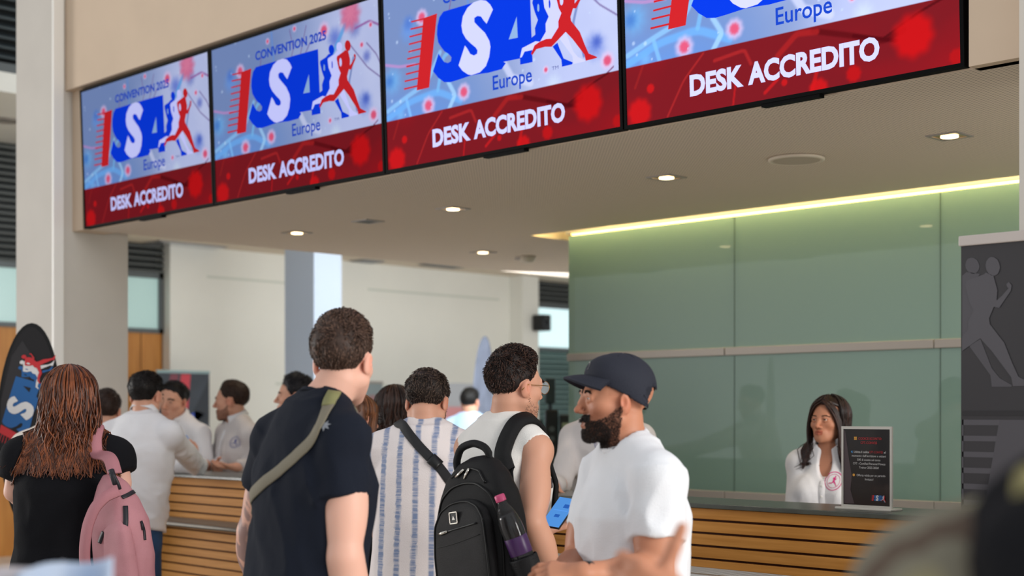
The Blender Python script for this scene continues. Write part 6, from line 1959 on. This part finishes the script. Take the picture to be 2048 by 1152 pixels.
# --- roll-up banners
def rollup(name_lab, o, d, w, h, sheet_m, bar_m, cat='banner'):
    """o = foot corner (world), d = world direction of the width"""
    r = empty('roll_up_banner', o, math.atan2(d[1], d[0]), name_lab, cat)
    MB().box((0, -.006, .08), (w, -.004, h - .02)).build('sheet', sheet_m, r)
    MB().box((-.01, -.04, 0), (w + .01, .04, .08), .01).build('cassette', M_alu, r)
    MB().box((-.005, -.014, h - .03), (w + .005, .008, h), .003).build('top_rail', bar_m, r)
    MB().tube([(w / 2, .012, .06), (w / 2, .012, h - .02)], .009, 8).build('pole', M_alu, r, True)
    for x in (w * .15, w * .85): MB().box((x - .02, -.16, 0), (x + .02, .16, .012), .003).build('foot', M_alu, r)
    return r
M_slate = mat('banner_slate', '#3a4049', 0.6, var=.2, vscale=4)
r = rollup('dark roll-up banner with a red stripe against the far wall behind the staff', (-13.55, 8.13, 0), (0, 1), .66, 1.94, M_slate, mat('rail_teal', '#8fa9ab', 0.4))
yy = -.0065
for nm, P, m in (('stripe', [(.30, 1.90), (.42, 1.90), (.36, 1.2), (.22, 1.2)], mat('banner_red', '#c2404c', 0.6)), ('stripe_hatch', [(.17, 1.90), (.27, 1.90), (.22, 1.6), (.10, 1.6)], mat('banner_dark_red', '#7a3f4a', 0.6)), ('stripe_shade', [(.46, 1.5), (.66, 1.86), (.66, 1.4), (.5, 1.2)], mat('banner_grey2', '#2f343c', 0.6)), ('shape', [(.34, 1.42), (.5, 1.5), (.6, 1.46), (.45, 1.34)], mat('banner_blue', '#2a4fc0', 0.6))):
    b = MB(); b.poly(P, lambda u, v, w: (u, yy, v)); b.build(nm, m, r)
r = rollup('small grey roll-up banner with faint red print by the far white wall', (-13.4, 10.62, 0), (0, 1), .54, 1.86, mat('banner_midgrey', '#7d8789', 0.6), M_alu)
b = MB(); b.poly([(.1, 1.55), (.42, 1.6), (.42, 1.7), (.1, 1.65)], lambda u, v, w: (u, yy, v)); b.build('print', mat('banner_faint_red', '#8f6f72', 0.6), r)
# near right
M_ban = mat('banner_charcoal', '#2a272a', 0.55)
r = rollup('tall charcoal roll-up banner with grey running figures at the right edge', (-2.03, 3.91, 0), (1, 0), .85, 2.0, M_ban, mat('rail_grey', '#b5aba5', 0.4))
hc_ = np.array(LOGO['rhead']).mean(0)
dB = (3.91 + 2.03) * R2
def plane_hit(px, py):      # point of the banner plane y = 3.91 behind a pixel -> local (u, v)
    k = (px - 1024) / F; wx = 3.91 * (k - 1) / (1 + k); dd = (3.91 - wx) * R2
    return wx + 2.03, HC + (HOR - py) / F * dd
hu, hv = plane_hit(1988, 533)
fu = lambda u, v, l: (hu + (u - hc_[0]) * 1.35, yy - .0004 * l, hv + (v - hc_[1]) * .84)
def clip_u(P, u0, u1):
    for lim, sg_ in ((u0, 1), (u1, -1)):
        out = []
        for a, b in zip(P, P[1:] + P[:1]):
            ia, ib = (a[0] - lim) * sg_ >= 0, (b[0] - lim) * sg_ >= 0
            if ia: out.append(a)
            if ia != ib:
                t = (lim - a[0]) / (b[0] - a[0]); out.append((lim, a[1] + (b[1] - a[1]) * t))
        P = out
    return P
def on_banner(mb, key, l):
    P = clip_u([fu(u, v, l)[::2] for u, v in LOGO[key]], .004, .846)
    if len(P) > 2: mb.poly(P, lambda u, v, w: (u, yy - .0004 * l, v))
gm = mat('banner_figure', '#49464b', 0.55)
b = MB(); on_banner(b, 'rrun', 3); on_banner(b, 'rhead', 3); b.build('runner', gm, r)
b = MB(); on_banner(b, 'wrun', 1); on_banner(b, 'whead', 1); on_banner(b, 'wleg', 1); b.build('runner', mat('banner_figure2', '#454247', 0.55), r)
ue, _ = plane_hit(2001, 812); z0 = hv - .445
b = MB(); b.box((.004, yy - .0012, z0 + .012), (.846, yy - .0004, z0 + .026)); b.build('band', mat('banner_dark', '#1c191c', 0.55), r)
b = MB()
for k_ in range(11):
    zz__ = z0 - k_ * .047
    b.poly([(.004, zz__), (ue - .0085 * k_, zz__), (ue - .0085 * k_ - .003, zz__ - .016), (.004, zz__ - .016)], lambda u, v, w: (u, yy - .0004, v))
b.poly([(.003, z0), (.008, z0), (.008, z0 - .49), (.003, z0 - .49)], lambda u, v, w: (u, yy - .0004, v)); bmesh.ops.remove_doubles(b.bm, verts=b.bm.verts, dist=.0015)
b.build('speed_lines', gm, r)
b = MB(); b.poly([(ue, z0), (ue + .30, z0), (ue + .19, z0 - .60), (ue - .11, z0 - .60)], lambda u, v, w: (u, yy - .0004, v)); b.build('bar', mat('banner_figure2', '#454247'), r)
b = MB(); b.poly([(.30, hv - .33), (.345, hv - .30), (.345, hv - .36)], lambda u, v, w: (u, yy, v)); b.build('red_mark', mat('print_red', '#c02a30'), r)

# --- trade stands in the far hall
M_grey = mat('stand_grey', '#a9abb0', 0.7)
bt = empty('exhibition_booth', (-12.6, 11.2, 0), 0, 'grey and red exhibition booth in front of the far white wall', 'booth')
MB().box((-.3, .1, 0), (-.24, 1.5, 1.84)).build('back_panel', M_grey, bt)
MB().box((0.1, .0, 0), (.5, 1.5, 1.02), .01).build('counter', mat('booth_white', '#c9c9cc', 0.6), bt)
MB().box((.0, -.1, 1.02), (.55, 1.6, 1.06), .005).build('counter_top', M_grey, bt)
MB().box((-.235, .12, 1.38), (-.22, 1.48, 1.55)).build('banner_strip', mat('booth_red', '#c98a8c', 0.6), bt)
# merchandise rack to the right, partly behind the man with glasses
pR = cp(1113, 940, 11.2); wR = cam_to_world(pR[0], pR[1], 0)
rk = empty('merchandise_rack', wR, math.pi / 4, 'dark rack of sports goods by the teal louvred door', 'rack')
MB().box((-.35, -.25, .96), (.35, .25, 1.0), .01).build('table_top', mat('rack_top', '#9fc4cc', 0.4), rk)
for x in (-.32, .32):
    for y in (-.22, .22): MB().tube([(x, y, 0), (x, y, .96)], .015, 8).build('leg', M_black, rk)
MB().tube([(-.05, 0, 1.0), (-.05, 0, 1.72)], .018, 8).box((-.09, -.03, 1.55), (-.01, .03, 1.75), .01).build('post', mat('rack_post', '#2b3a3d', 0.5), rk)
bxs = [(-.16, 1.0, .10, .42, '#15191b'), (-.04, 1.0, .10, .50, '#0f1214'), (.09, 1.0, .14, .46, '#1c2224')]
for i, (x, z, w_, h_, c_) in enumerate(bxs):
    g_ = tag(MB().box((-w_ / 2, -.08, 0), (w_ / 2, .08, h_), .012).build('goods_box', mat('goods_%d' % i, c_, 0.5)), ['black tall carton on the rack, leftmost', 'tallest black carton on the rack, beside the post', 'black carton with a red panel and blue disc on the rack'][i], 'box', 'cartons on the rack')
    g_.location = wR + Vector((x * R2 + .05 * R2, x * R2 - .05 * R2, 1.001)); g_.rotation_euler = (0, 0, math.pi / 4)
    if i == 2:
        MB().box((-.03, -.084, .0), (.05, -.079, .18)).build('red_panel', mat('goods_red', '#b03a34', 0.5), g_)
        MB().lathe([(.035, 0), (.035, .004)], Matrix.Translation((.0, -.08, .27)) @ Matrix.Rotation(math.pi / 2, 4, 'X'), 20).build('blue_disc', mat('goods_blue', '#4a6fc0', 0.4), g_)
        MB().box((-.05, -.083, .34), (.05, -.079, .40)).build('pale_panel', mat('goods_pale', '#8f9a80', 0.5), g_)
    else:
        for k_ in range(5): MB().lathe([(.022, 0), (.022, .003)], Matrix.Translation((0, -.08, .05 + k_ * .075)) @ Matrix.Rotation(math.pi / 2, 4, 'X'), 14).build('printed_disc', mat('goods_grey', '#4f5658', 0.5), g_)
# ------------------------------------------------------------------ camera, daylight
cam = bpy.data.cameras.new('camera')
cam.sensor_width = 36.0; cam.lens = F * 36.0 / 2048
cam.shift_y = (HOR - 576) / 2048
cam.clip_end = 200
cam.dof.use_dof = True; cam.dof.focus_distance = 4.9; cam.dof.aperture_fstop = 2.4
co = bpy.data.objects.new('camera', cam); COL.objects.link(co)
co.location = (0, 0, HC); co.rotation_euler = (math.pi / 2, 0, math.pi / 4)
SC.camera = co
wd = bpy.data.worlds.new('daylight'); SC.world = wd; wd.use_nodes = True
bg = wd.node_tree.nodes['Background']; bg.inputs[0].default_value = lin('#e9eef2') + (1,); bg.inputs[1].default_value = 0.85
def window_light(name, camp, target, sx, sy, e, col):
    l = bpy.data.lights.new(name, 'AREA'); l.shape = 'RECTANGLE'; l.size = sx; l.size_y = sy; l.energy = e; l.color = col
    o = bpy.data.objects.new(name, l); COL.objects.link(o)
    o.location = cam_to_world(*camp)
    d = cam_to_world(*target) - o.location
    o.rotation_euler = d.to_track_quat('-Z', 'Y').to_euler()
    return o
window_light('window_daylight_right', (7.0, -1.0, 3.4), (0, 5, 1.2), 5, 3.5, 720, (1.0, 0.97, 0.93))
window_light('window_daylight_left', (-24.0, 12.7, 2.6), (0.7, 7.8, 2.6), 9, 4.5, 2600, (1.0, 0.97, 0.93))
window_light('skylight_back', (1.0, 12.0, 3.2), (-0.5, 17, 1.2), 4.0, 3.0, 380, (0.93, 0.98, 1.0))
SC.view_settings.view_transform = 'Standard'; SC.view_settings.look = 'None'; SC.view_settings.gamma = 1; SC.view_settings.exposure = 0.0
SC.view_settings.use_curve_mapping = False
SC.cycles.use_denoising = True
SC.cycles.max_bounces = 6; SC.cycles.diffuse_bounces = 4; SC.cycles.glossy_bounces = 3; SC.cycles.transmission_bounces = 5; SC.cycles.transparent_max_bounces = 6
SC.cycles.caustics_reflective = False; SC.cycles.caustics_refractive = False
SC.cycles.sample_clamp_indirect = 6
